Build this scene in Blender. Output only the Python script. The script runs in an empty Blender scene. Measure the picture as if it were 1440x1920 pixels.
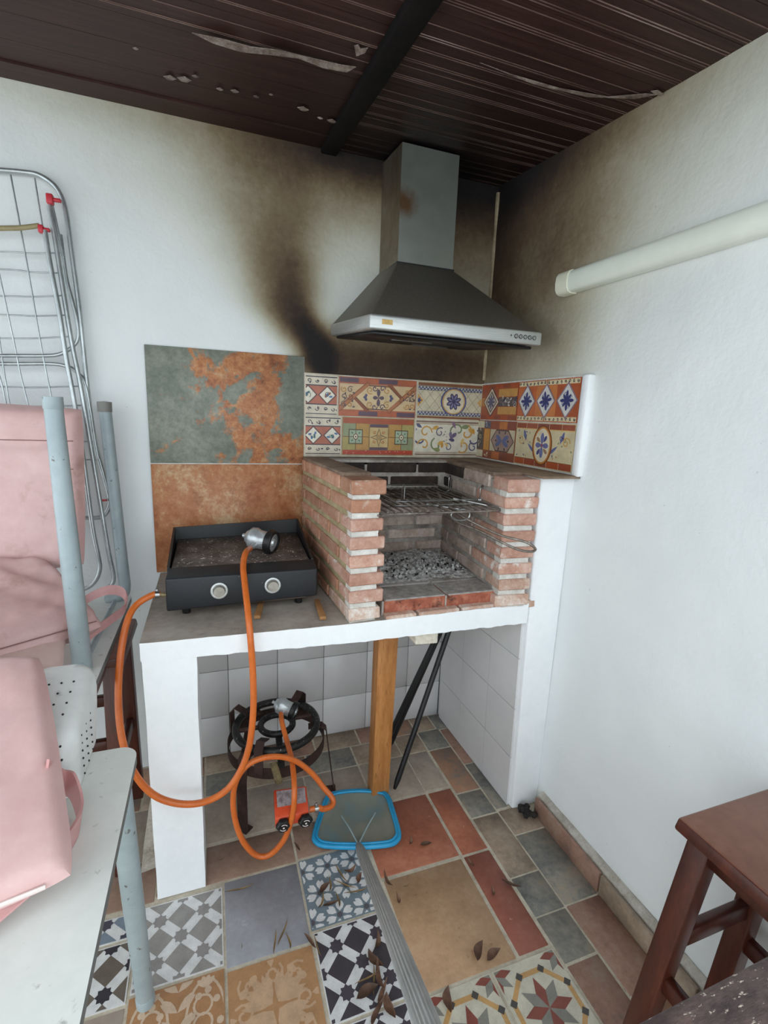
import bpy, bmesh, math, random
from mathutils import Vector, Matrix, noise
from math import sin, cos, pi, radians, sqrt, atan2
random.seed(7)
scene = bpy.context.scene
COL = scene.collection
# ------------------------------------------------------------------ camera
FPX = 908.1254
CAM = Vector((-1.1386, -1.9276, 1.4346))
_yaw, _pitch, _roll = 0.3461, -0.1973, 0.0391
FW = Vector((sin(_yaw)*cos(_pitch), cos(_yaw)*cos(_pitch), sin(_pitch)))
_rt = Vector((cos(_yaw), -sin(_yaw), 0)); _up = _rt.cross(FW)
RT = _rt*cos(_roll)+_up*sin(_roll); UP = -_rt*sin(_roll)+_up*cos(_roll)
cd = bpy.data.cameras.new('camera'); cam = bpy.data.objects.new('camera', cd); COL.objects.link(cam)
cd.sensor_fit = 'VERTICAL'; cd.sensor_height = 36; cd.sensor_width = 27
cd.lens = FPX/1920*36; cd.clip_start = .02
cam.matrix_world = Matrix(((RT.x, UP.x, -FW.x, CAM.x), (RT.y, UP.y, -FW.y, CAM.y), (RT.z, UP.z, -FW.z, CAM.z), (0, 0, 0, 1)))
scene.camera = cam
# ------------------------------------------------------------------ light
W = bpy.data.worlds.new('overcast_sky'); scene.world = W; W.use_nodes = True
bg = W.node_tree.nodes['Background']; bg.inputs[0].default_value = (0.86, 0.95, 1.0, 1); bg.inputs[1].default_value = 1.0
scene.view_settings.view_transform = 'Standard'; scene.view_settings.look = 'None'
scene.view_settings.gamma = 1; scene.view_settings.use_curve_mapping = False
scene.view_settings.exposure = 1.25
# ------------------------------------------------------------------ helpers
def ray(px, py): return FW+RT*((px-720)/FPX)+UP*((960-py)/FPX)
def P(px, py, ax, val):                      # point where the sight line meets a plane of the real place
    d = ray(px, py); return CAM+d*((val-CAM[ax])/d[ax])
def PC(px, py, off=0.0):                     # the same on the sloping ceiling
    d = ray(px, py); n = Vector((0, -.1, 1)); return CAM+d*((2.365-off-n.dot(CAM))/n.dot(d))
def lin(h):
    h = h.lstrip('#'); o = []
    for i in (0, 2, 4):
        c = int(h[i:i+2], 16)/255; o.append(c/12.92 if c <= .04045 else ((c+.055)/1.055)**2.4)
    return (*o, 1)
def col(c): return lin(c) if isinstance(c, str) else (*c, 1)[:4]
class NG:
    def __init__(s, name):
        s.m = bpy.data.materials.new(name); s.m.use_nodes = True; s.t = s.m.node_tree
        s.b = s.t.nodes['Principled BSDF']; s.tc = s.t.nodes.new('ShaderNodeTexCoord')
    def n(s, ty, **k):
        x = s.t.nodes.new('ShaderNode'+ty)
        for a, b in k.items(): setattr(x, a, b)
        return x
    def l(s, a, b): s.t.links.new(a, b)
    def mapping(s, scale=(1, 1, 1), src='Object', rnd=False, rot=(0, 0, 0)):
        mp = s.n('Mapping'); mp.inputs['Scale'].default_value = scale; mp.inputs['Rotation'].default_value = rot
        s.l(s.tc.outputs[src], mp.inputs[0])
        if rnd:
            oi = s.n('ObjectInfo'); mu = s.n('Math', operation='MULTIPLY'); mu.inputs[1].default_value = 37
            s.l(oi.outputs['Random'], mu.inputs[0]); s.l(mu.outputs[0], mp.inputs['Location'])
        return mp.outputs[0]
    def noise(s, vec, scale, detail=4, rough=.55, dist=0):
        x = s.n('TexNoise'); x.inputs['Scale'].default_value = scale; x.inputs['Detail'].default_value = detail
        x.inputs['Roughness'].default_value = rough; x.inputs['Distortion'].default_value = dist
        s.l(vec, x.inputs['Vector']); return x.outputs['Fac']
    def ramp(s, fac, stops, interp='LINEAR'):
        r = s.n('ValToRGB'); r.color_ramp.interpolation = interp
        e = r.color_ramp.elements
        while len(e) < len(stops): e.new(.5)
        for i, (p, c) in enumerate(stops): e[i].position = p; e[i].color = col(c)
        s.l(fac, r.inputs[0]); return r.outputs[0]
    def mix(s, fac, a, b, mode='MIX'):
        x = s.n('Mix', data_type='RGBA', blend_type=mode)
        for v, i in ((fac, 0), (a, 6), (b, 7)):
            if hasattr(v, 'is_output'): s.l(v, x.inputs[i])
            else: x.inputs[i].default_value = v if i == 0 else col(v)
        return x.outputs[2]
    def math(s, op, a, b=0.0, clamp=False):
        x = s.n('Math', operation=op); x.use_clamp = clamp
        for v, i in ((a, 0), (b, 1)):
            if hasattr(v, 'is_output'): s.l(v, x.inputs[i])
            else: x.inputs[i].default_value = v
        return x.outputs[0]
    def bump(s, h, strength, dist=.01):
        b = s.n('Bump'); b.inputs['Strength'].default_value = strength; b.inputs['Distance'].default_value = dist
        s.l(h, b.inputs['Height']); s.l(b.outputs[0], s.b.inputs['Normal'])
    def out(s, c=None, rough=.6, metal=0, spec=.5):
        if c is not None:
            if hasattr(c, 'is_output'): s.l(c, s.b.inputs['Base Color'])
            else: s.b.inputs['Base Color'].default_value = col(c)
        if hasattr(rough, 'is_output'): s.l(rough, s.b.inputs['Roughness'])
        else: s.b.inputs['Roughness'].default_value = rough
        s.b.inputs['Metallic'].default_value = metal
        s.b.inputs['Specular IOR Level'].default_value = spec
        return s.m
def mat(name, stops, scale=6, detail=5, rough=.6, metal=0, bump=0, bscale=80, bdist=.003, stretch=(1, 1, 1), rnd=False, vary=0, spec=.5, dirt=None):
    g = NG(name); v = g.mapping(stretch, rnd=rnd)
    if isinstance(stops, str): stops = [(0, stops), (1, stops)]
    nf = g.math('ADD', g.math('MULTIPLY', g.noise(v, scale, detail), .62), g.math('MULTIPLY', g.noise(v, scale*6.3, 6, .65), .38))
    nf = g.math('ADD', g.math('MULTIPLY', g.math('SUBTRACT', nf, .5), 1.45), .5)
    c = g.ramp(nf, stops)
    if dirt:                                   # (colour, scale, threshold, softness)
        f = g.ramp(g.noise(v, dirt[1], 6, .65), [(dirt[2]-.055, (0, 0, 0)), (min(1, dirt[2]-.055+dirt[3]), (1, 1, 1))])
        c = g.mix(f, c, dirt[0])
    if vary:
        oi = g.n('ObjectInfo'); hs = g.n('HueSaturation')
        mr = g.n('MapRange'); mr.inputs[3].default_value = 1-vary; mr.inputs[4].default_value = 1+vary
        g.l(oi.outputs['Random'], mr.inputs[0]); g.l(mr.outputs[0], hs.inputs['Value']); g.l(c, hs.inputs['Color']); c = hs.outputs[0]
    if bump: g.bump(g.noise(v, bscale, 5, .6), bump, bdist)
    return g.out(c, rough, metal, spec)
ORG = {}
def org(o): return ORG.get(o.name, Vector((0, 0, 0))) if o else Vector((0, 0, 0))
def tag(o, label=None, cat=None, group=None, kind=None):
    for k, v in (('label', label), ('category', cat), ('group', group), ('kind', kind)):
        if v: o[k] = v
    return o
def thing(name, loc, label, cat, group=None):
    o = bpy.data.objects.new(name, None); o.empty_display_size = .05; COL.objects.link(o)
    o.location = loc; ORG[o.name] = Vector(loc); return tag(o, label, cat, group)
def obj(name, bm, mats, parent=None, kind=None, recalc=True):
    L = org(parent)
    if L.length > 0: bmesh.ops.translate(bm, verts=bm.verts, vec=-L)
    if recalc: bmesh.ops.recalc_face_normals(bm, faces=bm.faces)
    me = bpy.data.meshes.new(name); bm.to_mesh(me); bm.free(); me.set_sharp_from_angle(angle=radians(48))
    for m in (mats if isinstance(mats, (list, tuple)) else [mats]): me.materials.append(m)
    o = bpy.data.objects.new(name, me); COL.objects.link(o)
    if parent: o.parent = parent
    ORG[o.name] = L.copy()
    if kind: o['kind'] = kind
    return o
def inst(name, me, loc, rot=(0, 0, 0), parent=None, scale=(1, 1, 1)):
    o = bpy.data.objects.new(name, me); COL.objects.link(o); o.location = Vector(loc)-org(parent)
    o.rotation_euler = rot; o.scale = scale
    if parent: o.parent = parent
    ORG[o.name] = Vector(loc); return o
def copy_tree(o, parent=None):
    c = o.copy(); COL.objects.link(c)
    if parent: c.parent = parent
    for ch in list(o.children): copy_tree(ch, c)
    return c
def B(): return bmesh.new()
def hexa(bm, p, mi=0, bev=0, seg=1):           # p: 4 bottom + 4 top corners
    v = [bm.verts.new(q) for q in p]; fs = []
    for f in ((3, 2, 1, 0), (4, 5, 6, 7), (0, 1, 5, 4), (1, 2, 6, 5), (2, 3, 7, 6), (3, 0, 4, 7)):
        fc = bm.faces.new([v[i] for i in f]); fc.material_index = mi; fs.append(fc)
    if bev:
        es = list({e for f in fs for e in f.edges})
        r = bmesh.ops.bevel(bm, geom=es, offset=bev, segments=seg, affect='EDGES', profile=.5, clamp_overlap=True)
        for f in r['faces']: f.material_index = mi
    return v
def box(bm, lo, hi, mi=0, bev=0, seg=1, M=None):
    (a, b, c), (d, e, f) = lo, hi
    p = [Vector(q) for q in ((a, b, c), (d, b, c), (d, e, c), (a, e, c), (a, b, f), (d, b, f), (d, e, f), (a, e, f))]
    if M: p = [M @ q for q in p]
    return hexa(bm, p, mi, bev, seg)
def crom(pts, k=6, closed=False):
    pts = [Vector(p) for p in pts]; n = len(pts); o = []
    rng = n if closed else n-1
    for i in range(rng):
        if closed: a, b, c, d = pts[i-1], pts[i], pts[(i+1) % n], pts[(i+2) % n]
        else: a, b, c, d = pts[max(i-1, 0)], pts[i], pts[i+1], pts[min(i+2, n-1)]
        for j in range(k):
            t = j/k; o.append(.5*((2*b)+(c-a)*t+(2*a-5*b+4*c-d)*t*t+(3*b-a-3*c+d)*t**3))
    if not closed: o.append(pts[-1])
    return o
def tube(bm, pts, r, n=8, mi=0, closed=False, cap=True, sm=True):
    pts = [Vector(p) for p in pts]; N = len(pts); rr = r if isinstance(r, (list, tuple)) else [r]*N
    rings = []; up = None
    for i, p in enumerate(pts):
        if closed: t = pts[(i+1) % N]-pts[i-1]
        else: t = pts[min(i+1, N-1)]-pts[max(i-1, 0)]
        t.normalize()
        if up is None: up = t.orthogonal().normalized()
        else:
            up = up-t*up.dot(t)
            up = up.normalized() if up.length > 1e-6 else t.orthogonal().normalized()
        b = t.cross(up)
        rings.append([bm.verts.new(p+(up*cos(2*pi*k/n)+b*sin(2*pi*k/n))*rr[i]) for k in range(n)])
    for i in range(N if closed else N-1):
        A, Bq = rings[i], rings[(i+1) % N]; sh = 0
        if closed and i == N-1: sh = min(range(n), key=lambda s: (A[0].co-Bq[s].co).length)
        for k in range(n):
            f = bm.faces.new((A[k], A[(k+1) % n], Bq[(k+1+sh) % n], Bq[(k+sh) % n])); f.smooth = sm; f.material_index = mi
    if cap and not closed:
        for q in (rings[0], rings[-1]): bm.faces.new(q).material_index = mi
def lathe(bm, prof, n=24, M=None, mi=0, sm=True):
    M = M or Matrix(); rings = []
    for r, z in prof:
        if r < 1e-6: rings.append([bm.verts.new(M @ Vector((0, 0, z)))])
        else: rings.append([bm.verts.new(M @ Vector((r*cos(2*pi*k/n), r*sin(2*pi*k/n), z))) for k in range(n)])
    for A, C in zip(rings, rings[1:]):
        for k in range(n):
            if len(A) == 1 and len(C) == 1: continue
            if len(A) == 1: q = (A[0], C[k], C[(k+1) % n])
            elif len(C) == 1: q = (A[k], A[(k+1) % n], C[0])
            else: q = (A[k], A[(k+1) % n], C[(k+1) % n], C[k])
            f = bm.faces.new(q); f.smooth = sm; f.material_index = mi
def axis(p, d):                                # matrix whose z runs along d
    return Matrix.Translation(p) @ Vector(d).to_track_quat('Z', 'Y').to_matrix().to_4x4()
def prism(bm, poly, vec, mi=0):
    a = [bm.verts.new(p) for p in poly]; b = [bm.verts.new(Vector(p)+Vector(vec)) for p in poly]; n = len(a)
    bm.faces.new(a).material_index = mi; bm.faces.new(b[::-1]).material_index = mi
    for i in range(n): bm.faces.new((a[i], a[(i+1) % n], b[(i+1) % n], b[i])).material_index = mi
def ribbon(bm, pts, wvec, th=.003, mi=0):      # strap: path + width vector(s)
    n = len(pts); wv = wvec if isinstance(wvec, list) else [wvec]*n; L = []
    for i, p in enumerate(pts):
        t = (pts[min(i+1, n-1)]-pts[max(i-1, 0)]).normalized(); w = Vector(wv[i]); nn = t.cross(w).normalized()*th
        L.append([bm.verts.new(q) for q in (p-w/2-nn, p+w/2-nn, p+w/2+nn, p-w/2+nn)])
    for a, b in zip(L, L[1:]):
        for k in range(4):
            f = bm.faces.new((a[k], a[(k+1) % 4], b[(k+1) % 4], b[k])); f.smooth = k in (0, 2); f.material_index = mi
    bm.faces.new(L[0]).material_index = mi; bm.faces.new(L[-1][::-1]).material_index = mi
# ------------------------------------------------------------------ materials
def soot_wall(name):
    g = NG(name); v = g.mapping()
    at = g.n('Attribute', attribute_name='soot'); f = at.outputs['Fac']
    base = g.ramp(g.noise(v, 3, 5), [(.3, '#e0e4e5'), (.7, '#e9ecec')])
    nz = g.noise(v, 9, 7, .62); nz2 = g.noise(v, 45, 4, .6)
    k = g.math('ADD', f, g.math('MULTIPLY', g.math('MULTIPLY', g.math('SUBTRACT', g.math('ADD', g.math('MULTIPLY', nz, .6), g.math('MULTIPLY', nz2, .4)), .5), .75), g.math('MINIMUM', f, .55)))
    c = g.ramp(k, [(0, (1, 1, 1)), (.15, '#e2dfd2'), (.33, '#bbb09a'), (.52, '#8d7a61'), (.70, '#604c3a'), (.86, '#3b2f28'), (1, '#262121')])
    c = g.mix(1, base, c, 'MULTIPLY')
    sp = g.ramp(g.noise(v, 60, 2, .5), [(.76, (0, 0, 0)), (.78, (1, 1, 1))])
    c = g.mix(g.math('MULTIPLY', sp, .25), c, '#6d6252')
    h = g.math('ADD', g.math('MULTIPLY', g.noise(v, 14, 4), .6), g.math('MULTIPLY', g.noise(v, 70, 3), .25))
    g.bump(h, .35, .012)
    return g.out(c, .75, 0, .3)
m_wall = soot_wall('white_plaster_soot')
m_white = mat('white_limewash', [(.3, '#eef1f4'), (.7, '#f6f8fa')], 5, rough=.8, bump=.5, bscale=40, bdist=.006, dirt=('#b0a79c', 26, .78, .12))
m_conc = mat('grey_cement', [(.3, '#948a7e'), (.5, '#a89e93'), (.75, '#bab1a7')], 7, 8, rough=.85, bump=.2, dirt=('#5f564c', 30, .72, .1))
m_grout = mat('pale_grout', [(.3, '#a89d8b'), (.7, '#d2c8b6')], 20, rough=.9)
m_brick = mat('terracotta_brick', [(.25, '#98694f'), (.5, '#b08068'), (.78, '#c4a18c')], 14, 6, rough=.85, bump=.35, bscale=90, bdist=.003, rnd=True, vary=.16, dirt=('#c9bdb0', 22, .66, .12))
m_brickf = mat('limewash_splashed_brick', [(.25, '#a67766'), (.5, '#c19583'), (.78, '#d6bbad')], 14, 6, rough=.85, bump=.35, bscale=90, bdist=.003, rnd=True, vary=.10, dirt=('#e4ddd7', 15, .64, .10))
m_brickw = mat('washed_brick', [(.3, '#b08975'), (.5, '#c4a391'), (.62, '#d2bfb3'), (.78, '#e6e2de')], 18, 6, rough=.85, bump=.35, bscale=90, bdist=.003, rnd=True, vary=.06)
m_bricks = mat('sooty_brick', [(.3, '#1d1816'), (.55, '#3a2e29'), (.8, '#5d4a40')], 9, 6, rough=.9, bump=.35, bscale=70, bdist=.003, rnd=True, vary=.3)
m_brickm = mat('smoked_brick', [(.24, '#7d6c61'), (.5, '#b09c90'), (.72, '#cdc0b7')], 10, 6, rough=.9, bump=.35, bscale=70, bdist=.003, rnd=True, vary=.2)
m_hearth = mat('hearth_brick', [(.3, '#77706b'), (.5, '#9c9590'), (.75, '#bab4af')], 12, 6, rough=.9, bump=.3, rnd=True, vary=.12)
g = NG('red_scorched_brick'); v = g.mapping(rnd=True); geo = g.n('NewGeometry'); sx = g.n('SeparateXYZ'); g.l(geo.outputs['Normal'], sx.inputs[0])
c = g.mix(g.ramp(g.noise(v, 17, 6, .65), [(.54, (0, 0, 0)), (.66, (1, 1, 1))]), g.ramp(g.noise(v, 24, 7, .65), [(.3, '#7d4536'), (.5, '#a35f4a'), (.7, '#bb8069')]), '#2b2422')
up_ = g.math('GREATER_THAN', sx.outputs[2], .6)          # ash dust lies on the upward faces
c = g.mix(up_, c, g.ramp(g.noise(v, 26, 8, .7), [(.3, '#77716d'), (.5, '#a19b96'), (.7, '#c0bbb6')])); g.bump(g.noise(v, 60, 5), .3, .003)
m_redbrick = g.out(c, .85, 0, .3)
m_mtan = mat('tan_mortar', [(.3, '#8f8160'), (.7, '#b5a784')], 18, rough=.9, bump=.6, bscale=60, bdist=.006)
m_mwhite = mat('white_mortar', [(.3, '#bfbab2'), (.7, '#e4e2dd')], 24, rough=.9, bump=.7, bscale=60, bdist=.006)
m_mdark = mat('burnt_mortar', [(.25, '#6e6660'), (.5, '#a39b93'), (.75, '#c6c0b9')], 9, rough=.9, bump=.6, bscale=60, bdist=.006)
m_tilew = mat('grey_white_glaze', [(.3, '#d3d1d1'), (.7, '#dddbdb')], 3, rough=.3, vary=.02)
def steel(name, c, rough, stretch=(1, 1, 40), dirt=None, metal=.9):
    return mat(name, c, 12, 3, rough=rough, metal=metal, stretch=stretch, dirt=dirt, bump=.02, bscale=40)
m_steel = steel('brushed_steel', [(.3, '#b4b6b5'), (.7, '#cdcfcd')], .40, metal=.65)
m_steeld = mat('dusty_steel', [(.3, '#6a645b'), (.7, '#7d776d')], 160, 3, rough=.55, metal=.55, dirt=('#a8a59c', 120, .72, .05))
m_steels = mat('soot_stained_steel', [(.3, '#6b5a45'), (.6, '#8a7f70'), (.8, '#9a948a')], 4, 4, rough=.4, metal=.8)
m_galv = mat('galvanised_tube', [(.3, '#9fa5a6'), (.7, '#c6cccd')], 10, rough=.35, metal=.75)
m_gpaint = mat('grey_blue_painted_tube', [(.3, '#93a1a6'), (.7, '#a6b3b7')], 6, rough=.35, dirt=('#5b534a', 40, .70, .05))
m_ttop = mat('off_white_laminate', [(.35, '#e0e3de'), (.7, '#eceee9')], 5, rough=.42, dirt=('#77766c', 34, .68, .16))
m_tedge = mat('grey_plastic_edge', '#6f716f', rough=.6)
m_pink = mat('pink_vinyl', [(.3, '#cda4a1'), (.6, '#d9b4b1'), (.8, '#e0c1bd')], 5, 6, rough=.38, bump=.12, bscale=45, bdist=.004, dirt=('#a98379', 7, .62, .2))
m_pinkd = mat('pink_vinyl_strap', [(.3, '#c8918f'), (.7, '#d6a4a2')], 8, rough=.45)
m_thread = mat('dark_stitching', '#8a6660', rough=.8)
m_pip = mat('white_piping', '#e3d5d0', rough=.5)
m_black = mat('black_enamel', [(.3, '#101114'), (.7, '#1d1f22')], 8, rough=.42, bump=.05, dirt=('#8f8c86', 120, .74, .04))
m_plancha = mat('greasy_black_enamel', [(.3, '#15171b'), (.7, '#23262b')], 8, rough=.5, dirt=('#8f8c86', 120, .745, .04))
m_plate = mat('greasy_hotplate', [(.3, '#332b27'), (.5, '#554a44'), (.75, '#766b64')], 14, 8, rough=.55, bump=.3, bscale=60, dirt=('#d8d0c6', 100, .665, .03))
m_iron = mat('rusty_iron', [(.3, '#2a1d1a'), (.6, '#46302a'), (.8, '#5f4236')], 14, 6, rough=.7, metal=.3, bump=.25, bscale=90, dirt=('#a59a90', 120, .74, .04))
m_ring = mat('black_cast_iron', [(.3, '#131211'), (.7, '#262524')], 20, rough=.42, metal=.3, bump=.3, bscale=120, dirt=('#b9b4ad', 120, .69, .04))
m_grill = mat('grill_wire', [(.3, '#4a3c34'), (.55, '#857b72'), (.75, '#b5b0a9')], 9, rough=.45, metal=.5)
m_chrome = mat('bright_wire', [(.3, '#8d8d8c'), (.7, '#b4b4b2')], 12, rough=.28, metal=.95)
m_alu = mat('cast_aluminium', [(.3, '#a9adb0'), (.7, '#c9cdcf')], 14, rough=.30, metal=.55)
m_alup = mat('ribbed_aluminium', [(.3, '#a3a5a4'), (.7, '#bfc0be')], 6, rough=.5, metal=.3)
m_hose = mat('orange_rubber', [(.3, '#bf5c1e'), (.7, '#d9702c')], 9, rough=.35)
m_rubber = mat('black_rubber', '#121213', rough=.45)
m_orange = mat('orange_red_enamel', [(.3, '#c5421f'), (.7, '#dd5530')], 8, rough=.4, dirt=('#5a2c1c', 40, .66, .1))
m_label = mat('worn_grey_label', [(.35, '#6f6265'), (.6, '#a49a9c')], 60, rough=.6)
m_beigep = mat('scorched_brass', [(.3, '#4a3d2c'), (.6, '#a3926c')], 30, rough=.5, metal=.4)
m_wood = mat('honey_pine', [(.3, '#99612e'), (.55, '#b67a42'), (.8, '#c68e58')], 6, 5, rough=.55, stretch=(8, 8, 1), dirt=('#7a4a22', 14, .66, .1))
m_woodw = mat('whitewashed_wood', [(.3, '#cfc3ad'), (.6, '#e6dfd2')], 22, rough=.7, stretch=(4, 1, 4))
m_peg = mat('bare_wood', [(.3, '#8c6038'), (.7, '#a97c4f')], 12, rough=.7, stretch=(4, 1, 4))
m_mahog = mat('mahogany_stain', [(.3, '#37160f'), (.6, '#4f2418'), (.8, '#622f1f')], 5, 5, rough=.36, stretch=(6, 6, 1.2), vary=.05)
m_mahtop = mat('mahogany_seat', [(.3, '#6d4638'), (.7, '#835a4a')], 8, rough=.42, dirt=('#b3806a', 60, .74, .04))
m_rough = mat('weathered_dark_wood', [(.3, '#3d302f'), (.5, '#574644'), (.66, '#6b5650'), (.8, '#8a5f45')], 16, 7, rough=.55, bump=.6, bscale=60, stretch=(1, 2.5, 1), dirt=('#c4b7a8', 70, .66, .03))
m_blue = mat('blue_plastic', [(.3, '#1487b8'), (.7, '#2a9fd0')], 6, rough=.35)
m_mesh = None
m_lamp = mat('aged_diffuser', [(.3, '#dde2d6'), (.7, '#e6eadf')], 4, rough=.35)
m_lampcap = mat('cream_end_cap', [(.3, '#dcdcc4'), (.7, '#e8e8d6')], 6, rough=.4)
m_plastic = mat('white_moulded_plastic', [(.3, '#d3d4d2'), (.7, '#e4e5e3')], 6, rough=.4, dirt=('#8d8f93', 22, .70, .12))
m_hole = mat('dark_hole', '#2b2b2e', rough=.9)
m_red = mat('red_plastic', '#c0343f', rough=.4)
m_tan = mat('tan_sleeve', [(.3, '#8c7f5c'), (.7, '#a1946e')], 20, rough=.5)
m_leaf = mat('dry_leaf', [(.3, '#4a3226'), (.6, '#73533f'), (.8, '#957257')], 20, rough=.7, vary=.3)
m_leafp = mat('pale_dry_leaf', [(.3, '#6b5537'), (.7, '#94794f')], 20, rough=.7, vary=.2)
m_ash = None
# ------------------------------------------------------------------ structure : walls with soot
def seg_d(x, z, a, b):
    ax, az = a; bx, bz = b; dx, dz = bx-ax, bz-az
    t = max(0, min(1, ((x-ax)*dx+(z-az)*dz)/(dx*dx+dz*dz+1e-9))); return sqrt((x-ax-dx*t)**2+(z-az-dz*t)**2)
def sg(t): return 1/(1+math.exp(-max(-40, min(40, t))))
def soot_back(x, z):
    w = noise.noise(Vector((x*3, z*3, 3)))*.05+noise.noise(Vector((x*9, z*9, 7)))*.02
    top = 2.365-z; s = 0
    # plume licking out of the fire at the left end of the hood
    t = z-1.66; cx = -.735-.62*max(0, min(t, .15))-.16*max(0, t-.15)+w*.5
    wd = (.060+.17*max(0, min(t, .5))) if x > cx else (.10+.26*max(0, min(t, .5)))
    am = .92 if t < .09 else max(.0, .92-.22*(t-.09)/.11 if t < .20 else .70-.70*(t-.20)/.46)
    s += am*math.exp(-abs((x-cx)/wd)**2.2)*sg((z-1.585)/.02)
    # band between hood and tiles
    s += (.78-.30*sg((x+.20)/.08))*sg((1.735-z)/.03)*sg((x+.735)/.03)
    # smoke rolled along the ceiling, thinning to the left
    fx = sg((x+1.08+w)/.13)
    s += fx*.34*math.exp(-((top+w)/.20)**2)+fx*.26*math.exp(-((top+w)/.42)**2)
    s += .17*sg((x+1.75)/.15)*math.exp(-(top/.08)**2)+.09*sg((x+1.65)/.2)*math.exp(-(top/.30)**2)
    s += .14*math.exp(-((x+.60)/.22)**2-(top/.09)**2)
    s += .25*sg((x+.30)/.05)*sg((z-1.6)/.04)
    return max(0, min(1, s))
def soot_right(y, z):
    w = noise.noise(Vector((y*3.5, z*3.5, 9)))*.06
    top = 2.365+.1*y-z; q = -y
    s = .47*sg((.42+.16*max(0, z-1.75)+w-q)/.13)*sg((z-1.54)/.03)+.20*sg((.92+w-q)/.16)*sg((z-1.94)/.09)
    s += .10*sg((.12-q)/.05)*sg((z-1.54)/.03)
    s += .30*math.exp(-((top+w*.6)/.11)**2)*math.exp(-(q/1.0)**2)+.10*math.exp(-(top/.45)**2)*math.exp(-(q/1.3)**2)
    s += .20*math.exp(-((q-.50)/.20)**2-((z-1.99)/.16)**2)
    s += .16*math.exp(-((q-.50)/.13)**2-((z-1.70)/.14)**2)
    if z < .12: s += .3*math.exp(-(z/.05)**2)*(.5+noise.noise(Vector((y*14, z*14, 2))))
    return max(0, min(1, s))
def grid_wall(name, us, vs, fn, sf, thick):
    bm = B(); lay = bm.verts.layers.float.new('soot'); G = []
    for u in us:
        r = []
        for v in vs:
            q = bm.verts.new(fn(u, v, 0)); q[lay] = sf(u, v); r.append(q)
        G.append(r)
    for a, b in zip(G, G[1:]):
        for i in range(len(vs)-1): bm.faces.new((a[i], a[i+1], b[i+1], b[i])).smooth = True
    A = [G[i][0] for i in range(len(us))]+[G[-1][j] for j in range(1, len(vs))]+[G[i][-1] for i in range(len(us)-2, -1, -1)]+[G[0][j] for j in range(len(vs)-2, 0, -1)]
    bk = []
    off = Vector(fn(us[0], vs[0], thick))-Vector(fn(us[0], vs[0], 0))
    for q in A:
        n_ = bm.verts.new(q.co+off); n_[lay] = 0; bk.append(n_)
    n = len(A)
    for i in range(n): bm.faces.new((A[i], A[(i+1) % n], bk[(i+1) % n], bk[i]))
    bm.faces.new(bk)
    o = obj(name, bm, m_wall, None, 'structure'); return o
def lins(a, b, n): return [a+(b-a)*i/n for i in range(n+1)]
def wob(a, b, k): return .004*noise.noise(Vector((a*2.1, b*2.1, k)))+.0015*noise.noise(Vector((a*9, b*9, k)))
wall_back = grid_wall('wall_back', lins(-3.2, -1.7, 12)[:-1]+lins(-1.7, .12, 104), lins(0, 1.5, 12)[:-1]+lins(1.5, 2.42, 54),
                      lambda x, z, t: (x, t+(wob(x, z, 1) if t == 0 else 0), z), soot_back, .14)
wall_right = grid_wall('wall_right', lins(-2.6, -1.3, 16)[:-1]+lins(-1.3, .0, 74), lins(0, 1.5, 30)[:-1]+lins(1.5, 2.42, 54),
                       lambda y, z, t: (t+(wob(y, z, 5) if t == 0 else 0), y, z), soot_right, .14)
# soft vertical mortar bead in the corner
bm = B(); tube(bm, [(-.004, -.004, z) for z in lins(1.6, 2.34, 18)], [.006+.003*random.random() for _ in range(19)], 6)
obj('trim_1', bm, mat('corner_bead', [(.3, '#8a7a60'), (.7, '#b7a78a')], 14, rough=.8), None, 'structure')
# ceiling : sloping support sheet, boards with thin ribs, beam
def zc(y): return 2.365+.1*y
bm = B(); hexa(bm, [(-3.2, -1.75, zc(-1.75)+.03), (.14, -1.75, zc(-1.75)+.03), (.14, .14, zc(.14)+.03), (-3.2, .14, zc(.14)+.03),
                    (-3.2, -1.75, zc(-1.75)+.1), (.14, -1.75, zc(-1.75)+.1), (.14, .14, zc(.14)+.1), (-3.2, .14, zc(.14)+.1)])
ceiling = obj('ceiling', bm, mat('roof_underlay', '#2a1f1c', rough=.9), None, 'structure')
def ceil_mat(name, stops, streak, fade):
    g = NG(name); geo = g.n('NewGeometry'); mp = g.n('Mapping'); mp.inputs['Scale'].default_value = (1.2, streak, 1); g.l(geo.outputs['Position'], mp.inputs[0])
    c = g.ramp(g.noise(mp.outputs[0], 3, 6, .62), stops)
    vd = g.n('VectorMath', operation='DISTANCE'); vd.inputs[1].default_value = (-.38, -.05, 2.34); g.l(geo.outputs['Position'], vd.inputs[0])
    f = g.ramp(vd.outputs['Value'], [(.12, (1, 1, 1)), (fade, (0, 0, 0))])
    f2 = g.math('MULTIPLY', f, g.math('ADD', .7, g.math('MULTIPLY', g.noise(mp.outputs[0], 5, 4), .6)), True)
    c = g.mix(f2, c, '#0f0c0c'); g.bump(g.noise(mp.outputs[0], 20, 4), .2, .004)
    return g.out(c, .5, 0, .28)
m_cb = ceil_mat('brown_plastic_boards', [(.3, '#2c1a17'), (.5, '#38221e'), (.72, '#472e28')], 26, .80)
m_cr = ceil_mat('rib_edge_wear', [(.35, '#4f3a34'), (.55, '#7b635b'), (.75, '#a8948c')], 5, .62)
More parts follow.
